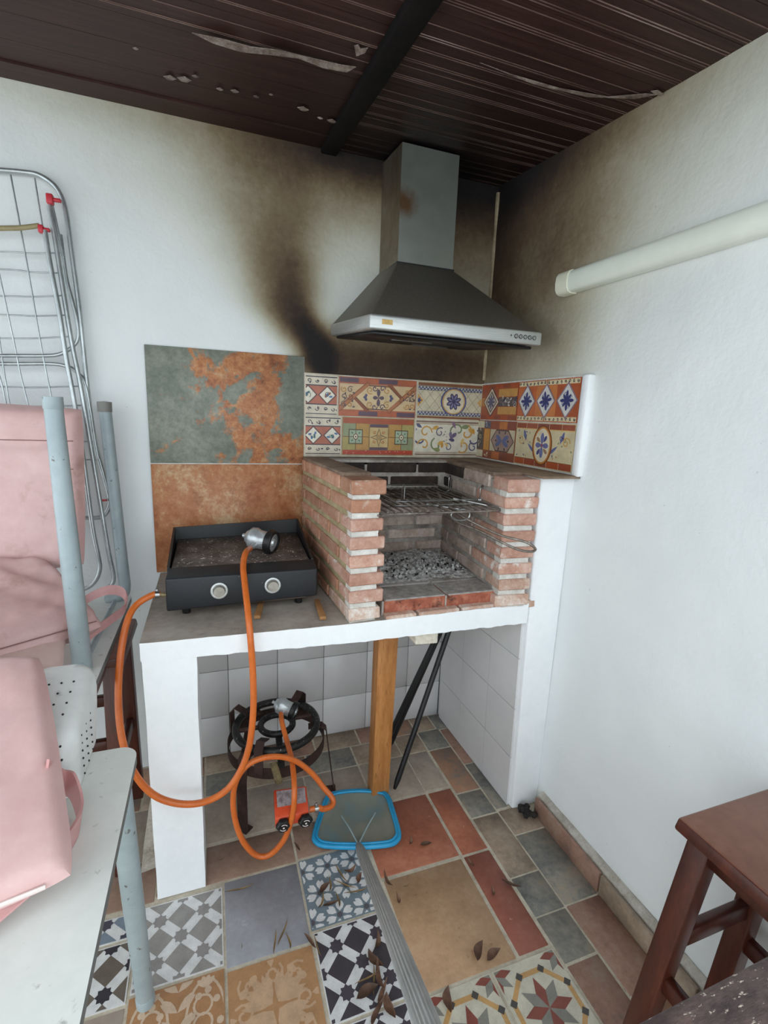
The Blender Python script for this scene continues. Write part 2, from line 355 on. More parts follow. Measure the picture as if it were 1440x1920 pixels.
def board(x0, x1, y1, y0, ribs, drop=0):
    bm = B(); g = .0007
    def sl(xa, xb, ya, yb, t0, t1, mi):
        hexa(bm, [(xa, ya, zc(ya)-t0), (xb, ya, zc(ya)-t0), (xb, yb, zc(yb)-t0), (xa, yb, zc(yb)-t0), (xa, ya, zc(ya)-t1), (xb, ya, zc(ya)-t1), (xb, yb, zc(yb)-t1), (xa, yb, zc(yb)-t1)], mi)
    sl(x0, x1, y0+g, y1-g, drop, drop-.03, 0)
    for r in ribs:
        yy = y1-r; sl(x0, x1, yy-.0011, yy+.0011, drop+.0009, drop-.001, 1)
    obj('board', bm, [m_cb, m_cr], ceiling)
y = 0.0; k = 0
while y > -1.65:
    w = .1; ribs = [[.012, .020, .062, .070], [.010, .018, .058], [.030, .038, .046, .088]][k % 3]
    board(-.69, .0, y, y-w, ribs); y -= w; k += 1
y = 0.0; k = 0
for w in [.105, .115, .13, .12, .12, .12, .12, .12, .12, .12, .12, .12, .12, .12, .12, .12, .12, .12, .12]:
    board(-3.2, -.69, y, y-w, [.03, .036, .085] if k > 3 else [], .006 if k == 0 else 0); y -= w; k += 1
    if y < -1.6: break
m_beam = mat('charred_beam', [(.3, '#0c0a0a'), (.7, '#181312')], 12, rough=.85, bump=.3, spec=.15)
bm = B(); hexa(bm, [(-.738, 0, zc(0)-.022), (-.680, 0, zc(0)-.022), (-.660, -1.7, zc(-1.7)-.025), (-.722, -1.7, zc(-1.7)-.025),
                    (-.738, 0, zc(0)+.01), (-.680, 0, zc(0)+.01), (-.660, -1.7, zc(-1.7)+.01), (-.722, -1.7, zc(-1.7)+.01)], 0, .004)
obj('beam', bm, m_beam, ceiling)
# peeled strips and flakes hanging from the boards
m_flake = mat('peeled_film', [(.3, '#51403a'), (.5, '#83736b'), (.7, '#a89c94')], 30, 5, rough=.6)
def flake(pts, drop=.006):
    bm = B(); n = len(pts); a = [bm.verts.new(PC(x, y, .004+drop*random.uniform(.2, 1))) for x, y in pts]; b = [bm.verts.new(q.co+Vector((0, 0, .0012))) for q in a]
    bm.faces.new(a); bm.faces.new(b[::-1])
    for i in range(n): bm.faces.new((a[i], a[(i+1) % n], b[(i+1) % n], b[i]))
    obj('peeling_flake', bm, m_flake, ceiling)
flake([(360, 62), (420, 74), (470, 88), (520, 94), (580, 108), (640, 122), (668, 126), (650, 136), (606, 128), (560, 110), (512, 104), (452, 98), (400, 82)], .014)
flake([(664, 86), (672, 84), (676, 92), (690, 90), (684, 100), (668, 106)], .01)
for cx, cy, s in ((318, 147, 9), (345, 150, 10), (366, 144, 5), (440, 172, 6), (568, 205, 8), (622, 228, 7), (412, 168, 5), (480, 182, 4), (1232, 175, 9), (508, 178, 3), (600, 222, 4), (254, 92, 4)):
    flake([(cx-s*1.3, cy-s*.4), (cx+s*.2, cy-s*.6), (cx+s*1.4, cy+s*.2), (cx+s*.5, cy+s*.5), (cx-s*.4, cy+s*.3)], .004)
flake([(900, 118), (960, 140), (1050, 166), (1140, 182), (1210, 176), (1232, 178), (1190, 186), (1100, 182), (1000, 158)], .003)
# ------------------------------------------------------------------ printed tiles
INK = {}
def ink(h, rough=.33):
    k = h+str(rough)
    if k not in INK:
        r, g_, b, _ = lin(h)
        f = lambda s: tuple(min(1, c*s) for c in (r, g_, b))
        INK[k] = mat('glaze_'+h.strip('#'), [(.3, f(.82)), (.55, (r, g_, b)), (.8, f(1.12))], 30, 5, rough=rough)
    return INK[k]
class Tile:                                     # slab with a flat print of small inlays on its face
    def __init__(s, O, U, V, w, h, th, base, rough=.33):
        s.O, s.U, s.V, s.w, s.h = Vector(O), Vector(U), Vector(V), w, h
        s.N = s.U.cross(s.V).normalized(); s.bm = B(); s.mats = []; s.L = 1; s.k = 0; s.rough = rough
        p = [s.O, s.O+s.U*w, s.O+s.U*w+s.V*h, s.O+s.V*h]
        hexa(s.bm, [q-s.N*th for q in p]+p, s.mi(base), 0)
    def mi(s, h):
        if h not in s.mats: s.mats.append(h)
        return s.mats.index(h)
    def up(s): s.L += 1
    def poly(s, pts, c):
        m = .003
        for ax, lim, sg in ((0, m, 1), (0, s.w-m, -1), (1, m, 1), (1, s.h-m, -1)):
            o = []; n = len(pts)
            for i in range(n):
                a, b = pts[i], pts[(i+1) % n]; da, db = (a[ax]-lim)*sg, (b[ax]-lim)*sg
                if da >= 0: o.append(a)
                if da*db < 0: t = da/(da-db); o.append((a[0]+(b[0]-a[0])*t, a[1]+(b[1]-a[1])*t))
            pts = o
            if len(pts) < 3: return
        q = [pts[0]]
        for p in pts[1:]:
            if (p[0]-q[-1][0])**2+(p[1]-q[-1][1])**2 > 1e-10: q.append(p)
        if (q[0][0]-q[-1][0])**2+(q[0][1]-q[-1][1])**2 < 1e-10: q.pop()
        if len(q) < 3: return
        s.k += 1; ar = sum(q[i-1][0]*q[i][1]-q[i][0]*q[i-1][1] for i in range(len(q)))
        if ar < 0: q = q[::-1]
        vs = [s.bm.verts.new(s.O+s.U*a+s.V*b+s.N*(.00025*s.L+.000002*s.k)) for a, b in q]
        try: s.bm.faces.new(vs).material_index = s.mi(c)
        except ValueError: pass
    def rect(s, x0, y0, x1, y1, c): s.poly([(x0, y0), (x1, y0), (x1, y1), (x0, y1)], c)
    def ell(s, x, y, rx, ry, c, n=18): s.poly([(x+rx*cos(2*pi*i/n), y+ry*sin(2*pi*i/n)) for i in range(n)], c)
    def dia(s, x, y, rx, ry, c): s.poly([(x-rx, y), (x, y-ry), (x+rx, y), (x, y+ry)], c)
    def star(s, x, y, r, ri, n, c, a0=0): s.poly([(x+(r if i % 2 == 0 else ri)*cos(a0+pi*i/n), y+(r if i % 2 == 0 else ri)*sin(a0+pi*i/n)) for i in range(2*n)], c)
    def stroke(s, pts, w, c):
        for (a, b), (d, e) in zip(pts, pts[1:]):
            l = sqrt((d-a)**2+(e-b)**2)+1e-9; nx, ny = -(e-b)/l*w/2, (d-a)/l*w/2; ex, ey = (d-a)/l*w*.3, (e-b)/l*w*.3
            s.poly([(a-nx-ex, b-ny-ey), (d-nx+ex, e-ny+ey), (d+nx+ex, e+ny+ey), (a+nx-ex, b+ny-ey)], c)
    def curl(s, x, y, r, a0, turns, w, c, n=12):
        s.stroke([(x+r*(1-.75*i/n)*cos(a0+turns*2*pi*i/n), y+r*(1-.75*i/n)*sin(a0+turns*2*pi*i/n)) for i in range(n+1)], w, c)
    def petal(s, x, y, l, w, a, c, notch=0):
        pr = [(0, 0), (.3, .35), (.62, .5), (.88, .34), (1, .06 if not notch else .2)]
        pts = [(t*l, b*w) for t, b in pr]
        if notch: pts.append((l*(1-notch), 0))
        pts += [(t*l, -b*w) for t, b in pr[::-1][:-1]]
        s.poly([(x+p*cos(a)-q*sin(a), y+p*sin(a)+q*cos(a)) for p, q in pts], c)
    def ringe(s, x, y, rx, ry, w, c, n=26):
        s.stroke([(x+rx*cos(2*pi*i/n), y+ry*sin(2*pi*i/n)) for i in range(n+1)], w, c)
    def done(s, parent, name='tile'): return obj(name, s.bm, [ink(h, s.rough) for h in s.mats], parent, None, False)
# --- back wall: slate panels
def slate_mat(name, rusty):
    g = NG(name); v = g.mapping()
    amp = lambda f, k: g.math('ADD', g.math('MULTIPLY', g.math('SUBTRACT', f, .5), k), .5)
    fine = g.noise(v, 60, 8, .7)
    if rusty:
        vm = g.mapping((1, 1, .5), rot=(0, .55, 0))
        f = amp(g.math('ADD', g.math('MULTIPLY', g.noise(vm, 5, 10, .62, .25), .7), g.math('MULTIPLY', fine, .3)), 2.3)
        c = g.ramp(f, [(.1, '#8d4f33'), (.3, '#a5653f'), (.5, '#b87f57'), (.68, '#ccaa85'), (.9, '#d9c3a4')])
        c = g.mix(g.math('MULTIPLY', g.ramp(g.noise(v, 16, 8, .7), [(.52, (0, 0, 0)), (.66, (1, 1, 1))]), .55), c, '#84492e')
    else:
        base = g.ramp(amp(g.math('ADD', g.math('MULTIPLY', g.noise(v, 7, 10, .68, .2), .6), g.math('MULTIPLY', fine, .4)), 2.0), [(.1, '#5d635b'), (.4, '#757b70'), (.65, '#8e9286'), (.9, '#aeab9b')])
        rust = g.ramp(amp(g.math('ADD', g.math('MULTIPLY', g.noise(v, 15, 9, .68), .6), g.math('MULTIPLY', fine, .4)), 2.2), [(.1, '#7d5140'), (.35, '#a3694a'), (.6, '#bd8259'), (.85, '#c9a27c')])
        sx = g.n('SeparateXYZ'); g.l(v, sx.inputs[0])
        d1 = g.math('ABSOLUTE', g.math('ADD', sx.outputs[0], .95)); d2 = g.math('ABSOLUTE', g.math('SUBTRACT', sx.outputs[2], 1.47))
        bias = g.math('SUBTRACT', g.math('SUBTRACT', .135, g.math('MULTIPLY', d1, .62)), g.math('MULTIPLY', d2, .12))
        f = g.ramp(g.math('ADD', amp(g.noise(v, 8, 10, .66, .4), 1.5), bias), [(.53, (0, 0, 0)), (.60, (1, 1, 1))])
        c = g.mix(f, base, rust)
    g.bump(g.noise(v, 18, 7), .3, .006); return g.out(c, .5, 0, .4)
for z0, z1, mm in ((1.234, 1.641, slate_mat('grey_green_slate', 0)), (.822, 1.230, slate_mat('rust_slate', 1))):
    bm = B(); box(bm, (-1.345, -.010, z0), (-.7945, .004, z1), 0, .0015); obj('slate_tile', bm, mm, wall_back)
bm = B(); box(bm, (-1.345, -.007, .822), (-.793, .003, 1.6405)); obj('grout_joint', bm, m_mwhite, wall_back)
bm = B(); box(bm, (-.793, -.0095, 1.262), (-.001, .003, 1.583)); obj('grout_bed', bm, mat('cream_grout', [(.3, '#b5ab98'), (.7, '#d3cbba')], 30, rough=.9), wall_back)
CR, TER, BLU, INKD, OCH, GRN, PUR = '#d8cdb4', '#ab5a3c', '#3d4a78', '#3a3540', '#c99a50', '#7d8a63', '#5f4a58'
def bt(x0, x1, z0, z1, base): return Tile((x0+.002, -.0115, z0+.002), (1, 0, 0), (0, 0, 1), x1-x0-.004, z1-z0-.004, .006, base)
ZB0, ZB1, ZB2 = 1.268, 1.424, 1.580
def leafy(T, n, sx, sy, w, h, cols, s=.012):
    for i in range(n):
        x, y, a = sx+w*random.random(), sy+h*random.random(), random.random()*6.3
        if i % 3 == 0: T.curl(x, y, s, a, 1.1*random.choice((-1, 1)), s*.22, random.choice(cols))
        else: T.petal(x, y, s*1.3, s*.7, a, random.choice(cols))
def tile_diamonds(x0, x1, z0, z1, cx):
    T = bt(x0, x1, z0, z1, '#d3c7b2'); w, h = T.w, T.h
    T.rect(0, h*.26, w, h*.75, '#b0644c'); T.up()
    for y in (h*.03, h*.27, h*.745, h*.955): T.rect(0, y-.0025, w, y+.0015, INKD)
    for yy in (h*.15, h*.85):
        for i in range(4):
            x = w*(i+.5)/4; T.curl(x, yy, .008, (i % 2)*pi, .8, .0028, INKD); T.petal(x+.008, yy, .012, .006, random.random()*6, INKD)
    T.up()
    for c in cx:
        T.dia(c, h*.505, .037, .037, '#5a3a35')
    T.up()
    for c in cx: T.dia(c, h*.505, .031, .031, '#dfd7c6')
    T.up()
    for c in cx:
        for i in range(5): T.petal(c+random.uniform(-.008, .008), h*.505+random.uniform(-.01, .01), .016, .009, random.random()*6.3, random.choice(['#36608c', '#3f7472', '#56749c', '#8f5a42']))
        T.curl(c, h*.505, .012, random.random()*6, .8, .002, INKD)
    T.done(wall_back)
tile_diamonds(-.793, -.659, ZB1, ZB2, (.012, .088)); tile_diamonds(-.793, -.642, ZB0, ZB1, (.034, .110))
# wide panel with hexagon
T = bt(-.658, -.324, ZB1, ZB2, '#a85c40'); w, h = T.w, T.h
for i in range(8):
    c = [PUR, '#b1583c'][i % 2]; T.rect(w*(i-.5)/4+w*.125, h*.86, w*(i+.5)/4+w*.125-.002, h, c) if 0 else None
for i in range(4):
    T.rect(w*i/4, h*.865, w*(i+1)/4-.002, h, [PUR, '#b4603f'][i % 2]); T.rect(w*i/4, 0, w*(i+1)/4-.002, h*.135, ['#b4603f', PUR][i % 2])
T.rect(0, h*.17, w, h*.83, '#cdb088'); T.up()
for a, b in (((0, .17), (.36, .83)), ((.64, .17), (1, .83)), ((.36, .17), (.20, .5)), ((.64, .83), (.80, .5))):
    T.stroke([(w*a[0], h*a[1]), (w*b[0], h*b[1])], .019, '#8a4f32')
T.up()
T.poly([(w*.20, h*.5), (w*.36, h*.82), (w*.64, h*.82), (w*.80, h*.5), (w*.64, h*.18), (w*.36, h*.18)], '#6b3f2a'); T.up()
T.poly([(w*.215, h*.5), (w*.368, h*.79), (w*.632, h*.79), (w*.785, h*.5), (w*.632, h*.21), (w*.368, h*.21)], '#d4b98f')
for a, b in (((0, .17), (.36, .83)), ((.64, .17), (1, .83))): T.stroke([(w*a[0], h*a[1]), (w*b[0], h*b[1])], .012, '#b0714a')
T.up()
for a in range(4): T.petal(w*.5, h*.5, .034 if a % 2 else .024, .016, a*pi/2, PUR)
for sx in (-1, 1):
    T.petal(w*(.5+sx*.2), h*.5, .016, .014, 0 if sx < 0 else pi, '#55506e'); T.petal(w*(.5+sx*.16), h*.5, .014, .012, pi/2, '#55506e'); T.petal(w*(.5+sx*.16), h*.5, .014, .012, -pi/2, '#55506e')
    for sy in (-1, 1):
        T.curl(w*(.5+sx*.11), h*(.5+sy*.19), .016, sx, sx*1.1, .004, '#b98a4c'); T.curl(w*(.5+sx*.05), h*(.5+sy*.24), .012, 0, sx, .004, PUR)
for cx in (.06, .14, .23, .80, .88, .95):
    for cy in (.3, .5, .68):
        if abs(cx-.5) > .3+.1*abs(cy-.5):
            T.curl(w*cx, h*cy, .013, random.random()*6, 1.1, .0035, random.choice(['#b07c3e', '#8a4f32', '#6d5a55'])); T.petal(w*cx+.008, h*cy-.01, .012, .007, random.random()*6, '#5a4a4c')
T.done(wall_back)
# three square motifs
T = bt(-.641, -.326, ZB0, ZB1, '#9c7c4e'); w, h = T.w, T.h
T.rect(0, h*.84, w, h, '#a85436'); T.rect(0, 0, w, h*.13, '#b5432b'); T.up()
for i in range(18): T.ell(random.random()*w, random.random()*h*.12, .003, .002, '#d59a84', 6)
cells = ['#a99a5c', '#c09150', '#8f9470', '#b98e4c']
for bx in (0, .64):
    for i in range(2):
        for j in range(2):
            T.rect(w*(bx+.18*i)+.001, h*(.14+.35*j)+.001, w*(bx+.18*(i+1))-.001, h*(.14+.35*(j+1))-.001, cells[(i+2*j+(bx > 0)) % 4])
T.rect(w*.375, h*.75, w*.625, h*.83, PUR); T.rect(w*.375, h*.14, w*.625, h*.21, PUR); T.rect(w*.375, h*.22, w*.625, h*.74, '#cbb07a'); T.up()
for bx in (.18, .82):
    T.rect(w*bx-.030, h*.49-.030, w*bx+.030, h*.49+.030, '#5b4a32')
T.up()
for bx in (.18, .82):
    T.rect(w*bx-.026, h*.49-.026, w*bx+.026, h*.49+.026, '#9fae92')
T.up()
for bx in (.18, .82):
    T.stroke([(w*bx, h*.14), (w*bx, h*.84)], .0025, '#6b4a30'); T.stroke([(w*(bx-.18), h*.49), (w*(bx+.18), h*.49)], .0025, '#6b4a30')
    T.ell(w*bx, h*.49, .0105, .0125, '#6b4030')
    for a in range(4): T.petal(w*bx+.016*cos(a*pi/2+.78), h*.49+.016*sin(a*pi/2+.78), .010, .006, a*pi/2+.78, '#4f6b60')
T.star(w*.5, h*.48, .038, .014, 4, '#4b4a3c')
T.up()
for bx in (.18, .82): T.ell(w*bx, h*.49, .0075, .009, '#e0d6bb')
T.star(w*.5, h*.48, .033, .011, 4, '#c6a368'); T.up()
for bx in (.18, .82): T.ell(w*bx, h*.49, .003, .004, '#46463e', 8)
T.ell(w*.5, h*.48, .012, .012, '#a8895c')
for a in range(4): T.curl(w*.5+.026*cos(a*pi/2+.78), h*.48+.026*sin(a*pi/2+.78), .007, a, 1, .0025, '#b4642f')
T.done(wall_back)
# cream panel with blue rosette
T = bt(-.322, -.002, ZB1, ZB2, '#cfc4ab'); w, h = T.w, T.h
T.rect(0, h*.9, w, h, '#86573a'); T.rect(0, 0, w, h*.08, '#86573a'); T.rect(0, h*.78, w, h*.89, '#c6c0b4'); T.rect(0, h*.10, w, h*.21, '#c6c0b4'); T.up()
for i in range(20):
    x = w*(i+.5)/20
    for yy in (h*.835, h*.155): T.stroke([(x-.007, yy-.005), (x, yy+.005), (x+.007, yy-.005)], .004, BLU)
for yy in (.785, .885, .105, .205): T.rect(0, h*yy-.001, w, h*yy+.001, INKD)
for i in range(-2, 9):
    T.stroke([(w*i/7, h*.22), (w*(i+1.6)/7, h*.77)], .0015, '#8d7f6a'); T.stroke([(w*(i+1.6)/7, h*.22), (w*i/7, h*.77)], .0015, '#8d7f6a')
T.dia(0, h*.5, .03, .03, OCH); T.dia(w, h*.5, .03, .03, '#cfa561'); T.star(.008, h*.5, .016, .007, 5, BLU)
T.up(); T.ell(w*.54, h*.5, .062, .058, '#475286'); T.up(); T.ell(w*.54, h*.5, .055, .054, '#c29a62'); T.up(); T.ell(w*.54, h*.5, .049, .049, '#d9cdb2'); T.up()
for a in range(8): T.petal(w*.54, h*.5, .036, .018, a*pi/4+.39, '#3e3b5c')
T.up()
for a in range(8): T.petal(w*.54+.006*cos(a*pi/4+.39), h*.5+.006*sin(a*pi/4+.39), .024, .009, a*pi/4+.39, '#7f7c9c')
T.ell(w*.54, h*.5, .007, .007, '#3e3b5c', 10)
T.done(wall_back)
# scrolling leaves
T = bt(-.324, -.014, ZB0, ZB1, '#dcd5c4'); w, h = T.w, T.h
for a, b, c in ((.93, 1, '#8a7262'), (.88, .92, '#b9a892'), (0, .06, '#8a7262'), (.075, .11, '#b9a892')): T.rect(0, h*a, w, h*b, c)
T.up()
def scroll(x, y, r, a, t, w_, c): T.curl(w*x, h*y, r, a, t, w_, c)
for s in ((.10, .5, .045, 2.2, .55, .007, '#5c5a78'), (.16, .66, .03, 0, .9, .006, OCH), (.14, .3, .03, 3, -.8, .006, OCH), (.34, .3, .032, 2, .7, .007, GRN), (.38, .66, .022, 1, 1, .004, '#55506e'),
          (.66, .72, .036, 3.2, -.7, .007, GRN), (.80, .66, .034, 1.5, -.8, .007, OCH), (.90, .5, .045, 1.0, -.55, .007, '#5c5a78'), (.52, .25, .018, 2, -1, .004, '#5c5a78'), (.76, .28, .03, 4, .9, .006, OCH), (.92, .26, .022, 2, .9, .005, '#5c5a78')): scroll(*s)
for x, y, l, a, c in ((.55, .5, .036, .7, '#6d6280'), (.55, .5, .03, 1.6, '#7a6d88'), (.52, .48, .03, -.2, '#5a5270'), (.45, .42, .032, 3.6, '#d0a252'), (.43, .40, .026, 4.6, '#c7923f'), (.46, .38, .024, 5.5, '#d6b06a'), (.62, .8, .03, 2.1, '#8b6a84'),
                      (.10, .78, .03, 2.6, '#5c5a78'), (.25, .74, .034, .4, '#d0a252'), (.70, .82, .04, .1, GRN), (.82, .8, .036, -.6, '#cf9f4e'), (.28, .2, .036, -.2, '#8b9360'), (.72, .3, .034, 1.2, '#d9b877'), (.93, .62, .028, 1.9, '#c7923f')):
    T.petal(w*x, h*y, l, l*.5, a, c)
for i in range(14): T.ell(w*(.5+random.uniform(-.12, .14)), h*(.6+random.uniform(-.25, .25)), .0022, .0022, INKD, 6)
T.done(wall_back)
# --- right wall decorated tiles (raised board with white end)
bm = B(); box(bm, (-.014, -.634, 1.262), (.004, -.004, 1.5845)); obj('tile_backing', bm, m_mwhite, wall_right)
bm = B(); box(bm, (-.024, -.668, 1.262), (.004, -.634, 1.5845), 0, .004); obj('plaster_edge', bm, m_white, wall_right)
def rtile(y0, y1, z0, z1, base): return Tile((-.0195, y0-.002, z0+.002), (0, -1, 0), (0, 0, 1), y0-y1-.004, z1-z0-.004, .006, base)
ZR = 1.431
T = rtile(-.022, -.292, ZR, ZB2, '#9d5134'); w, h = T.w, T.h
for i in range(5): T.rect(w*i/5, h*.88, w*(i+1)/5-.002, h, ['#a8502f', '#8f4a34'][i % 2]); T.rect(w*i/5, 0, w*(i+1)/5-.002, h*.12, ['#8f4a34', '#a8502f'][i % 2])
T.rect(w*.5, h*.64, w, h*.85, '#c08e4e'); T.rect(w*.5, h*.16, w, h*.36, '#c08e4e'); T.rect(w*.5, h*.38, w, h*.62, '#574a4c'); T.rect(0, h*.38, w*.2, h*.62, '#b87a44')
T.up(); T.dia(w*.3, h*.5, .062, .062, '#5e3d38'); T.up(); T.dia(w*.3, h*.5, .055, .055, '#cfbfa8'); T.up(); T.dia(w*.3, h*.5, .045, .045, '#6a5a58'); T.up(); T.dia(w*.3, h*.5, .037, .037, '#b5a898'); T.up()
for a in range(8): T.petal(w*.3, h*.5, .03, .011, a*pi/4, '#55526a')
leafy(T, 16, w*.56, h*.4, w*.4, h*.18, ['#c9c2b4', '#39415f', '#8d7f80']); T.done(wall_right)
T = rtile(-.292, -.632, ZR, ZB2, '#b5603a'); w, h = T.w, T.h
for i in range(6): T.rect(w*(i % 3)/3, h*(.14+.36*(i//3)), w*(i % 3+1)/3, h*(.5+.36*(i//3)), ['#b9653c', '#c57a48', '#a85534'][i % 3])
T.up()
for yy in (.07, .93):
    T.rect(.004, h*yy-.008, w*.49, h*yy+.008, '#d6c6a2'); T.rect(w*.505, h*yy-.008, w-.004, h*yy+.008, '#d6c6a2')
T.up()
for yy in (.07, .93):
    for i in range(16): T.curl(w*(i+.5)/16, h*yy, .0055, i, .9, .0028, INKD, 6)
for i in range(3): T.dia(w*(.17+.33*i), h*.5, .053, .062, '#8a7480')
T.up()
for i in range(3): T.dia(w*(.17+.33*i), h*.5, .046, .054, '#cfcdc9')
T.up()
for i in range(3):
    cx = w*(.17+.33*i)
    for a in range(8): T.petal(cx, h*.5, .034 if a % 2 == 0 else .026, .012, a*pi/4+(0 if i != 1 else .2), '#333a6e')
    for a in range(4): T.ell(cx+.026*cos(a*pi/2+.78)*.9, h*.5+.026*sin(a*pi/2+.78), .0028, .0028, INKD, 6); T.curl(cx+.018*cos(a*pi/2+.5), h*.5+.022*sin(a*pi/2+.5), .008, a, .9, .002, '#46508c')
T.done(wall_right)
T = rtile(-.004, -.300, ZB0, ZR, '#8f4e34'); w, h = T.w, T.h
for i in range(6):
    T.rect(w*(.4+.2*i), h*.8, w*(.6+.2*i)-.002, h, ['#96503a', '#bf7440', '#84463a'][i % 3]); T.rect(w*(.25+.2*i), 0, w*(.45+.2*i)-.002, h*.2, ['#8a4a34', '#b76a3c', '#7f4636'][i % 3])
T.rect(0, h*.8, w*.2, h, '#c9c0a4'); T.rect(w*.21, h*.8, w*.37, h, '#66606c'); T.rect(0, h*.22, w*.19, h*.78, '#5d5148'); T.rect(w*.21, h*.22, w*.36, h*.78, '#c98c3f'); T.rect(0, 0, w*.2, h*.2, '#c9c0a4'); T.rect(w*.38, h*.22, w, h*.78, '#c4b69a'); T.up()
T.poly([(w*.40, h*.5), (w*.53, h*.78), (w*.84, h*.78), (w*.98, h*.5), (w*.84, h*.22), (w*.53, h*.22)], '#57403a'); T.up()
T.poly([(w*.42, h*.5), (w*.54, h*.75), (w*.83, h*.75), (w*.96, h*.5), (w*.83, h*.25), (w*.54, h*.25)], '#9b7f74'); T.up()
for a in (.4, 2.74, 3.54, 5.88): T.petal(w*.69, h*.5, .05, .022, a, '#5d648c')
for a in range(6): T.petal(w*.69+.035*cos(a*1.05), h*.5+.03*sin(a*1.05), .015, .01, a*1.05, '#43384c')
leafy(T, 12, .006, h*.26, w*.14, h*.46, ['#b9ad96', '#2f2c30']); leafy(T, 5, w*.22, h*.83, w*.13, h*.12, ['#b9b9c4', '#333a5e'], .008); leafy(T, 3, w*.24, .004, w*.1, h*.1, ['#d8c9a8'], .01)
T.done(wall_right)
T = rtile(-.300, -.632, ZB0, ZR, '#c9bb98'); w, h = T.w, T.h
for i in range(5): T.rect(w*i/5, h*.86, w*(i+1)/5-.002, h, ['#8c4634', '#98523e', '#7f4a44'][i % 3]); T.rect(w*i/5, 0, w*(i+1)/5-.002, h*.16, ['#a84f2c', '#93452e', '#8a4436'][i % 3])
T.up(); T.rect(0, h*.845, w, h*.865, '#d2a868'); T.rect(0, h*.155, w, h*.17, '#7d4a2c'); T.up()
for sx in (-1, 1):
    cx = w*.5+sx*w*.32
    T.petal(cx-sx*.02, h*.52, .05, .012, pi/2+sx*2.2, '#5a6390'); T.petal(cx-sx*.01, h*.56, .045, .012, pi/2-sx*.4, '#5a6390'); T.curl(cx+sx*.02, h*.6, .02, 0, sx*1.1, .0035, OCH); T.curl(cx-sx*.005, h*.7, .014, 1, -sx, .003, '#4c5688')
    for i in range(9): T.petal(cx+random.uniform(-.045, .045), h*random.uniform(.22, .82), .010, .005, random.random()*6, random.choice(['#47507e', '#7d8a63', '#b98a4c', INKD]))
T.ell(w*.5, h*.5, .055, .072, '#7d4320', 26); T.up(); T.ell(w*.5, h*.5, .049, .066, '#c08142', 26); T.up(); T.ell(w*.5, h*.5, .043, .060, '#d8ccb0', 26); T.up()
for a in range(4): T.petal(w*.5, h*.5, .045 if a % 2 else .036, .02, a*pi/2, '#6a6e9a'); T.petal(w*.5+.012*cos(a*pi/2+.78), h*.5+.016*sin(a*pi/2+.78), .028, .014, a*pi/2+.78+.2, ['#41497c', '#9a7a5c'][a % 2])
T.up(); T.ell(w*.5, h*.5, .007, .007, '#8a5570', 8); T.done(wall_right)
# --- white tiles below the worktop
m_joint = mat('dark_tile_joint', '#55565a', rough=.9)
bm = B(); box(bm, (-1.301, -.004, 0), (-.115, .003, .76)); obj('grout_bed', bm, m_joint, wall_back)
bm = B(); box(bm, (.0975, .0975, -.004), (-.0975, -.0975, .004), 0, .001); bmesh.ops.recalc_face_normals(bm, faces=bm.faces)
wt = bpy.data.meshes.new('tile'); bm.to_mesh(wt); bm.free(); wt.materials.append(m_tilew)
def wtile(x0, x1, z0, z1):
    bm = B(); box(bm, (x0+.0012, -.009, z0+.0012), (x1-.0012, -.001, z1-.0012), 0, .0008); obj('tile', bm, m_tilew, wall_back)
for x0, x1 in ((-1.3, -1.1), (-1.1, -.9), (-.9, -.7), (-.7, -.5), (-.5, -.3), (-.3, -.128)):
    for z0, z1 in ((0, .18), (.18, .385), (.385, .585), (.585, .765)): wtile(x0, x1, z0, z1)
# ------------------------------------------------------------------ right pier (plastered, tiled on its inner side)
bm = B(); ys = lins(-.628, 0, 5)
hexa(bm, [(-.112, -.627, 0), (0, -.627, 0), (0, 0, 0), (-.122, 0, 0), (-.138, -.632, 1.258), (0, -.632, 1.258), (0, 0, 1.258), (-.138, 0, 1.258)], 0, .006, 2)
pier = obj('pier', bm, m_white, wall_right)
bm = B(); hexa(bm, [(-.15, -.66, 1.255), (-.001, -.66, 1.255), (-.001, -.01, 1.255), (-.15, -.01, 1.255), (-.15, -.655, 1.264), (-.001, -.655, 1.264), (-.001, -.01, 1.264), (-.15, -.01, 1.264)], 0, .003)
obj('pier_cap', bm, mat('smoky_screed', [(.3, '#6b5a4a'), (.6, '#8d7660'), (.8, '#a08a76')], 9, 6, rough=.85, bump=.3), wall_right)
for ya, yb in ((-.605, -.426), (-.426, -.226), (-.226, -.03)):
    for za, zb in ((0, .205), (.205, .405), (.405, .605), (.605, .752)):
        bm = B(); xa, xb = -.1135+(ya+.627)*-.0165, -.1135+(yb+.627)*-.0165; f = .0012
        def X(y_, z_, o): return -.1125-(y_+.627)*.0155-.0205*max(0, z_)/.75*.75-o
        hexa(bm, [(X(a, c, 0), a, c) for a, c in ((ya+f, za+f), (yb-f, za+f), (yb-f, zb-f), (ya+f, zb-f))]+[(X(a, c, .007), a, c) for a, c in ((ya+f, za+f), (yb-f, za+f), (yb-f, zb-f), (ya+f, zb-f))])
        obj('tile', bm, m_tilew, wall_right)
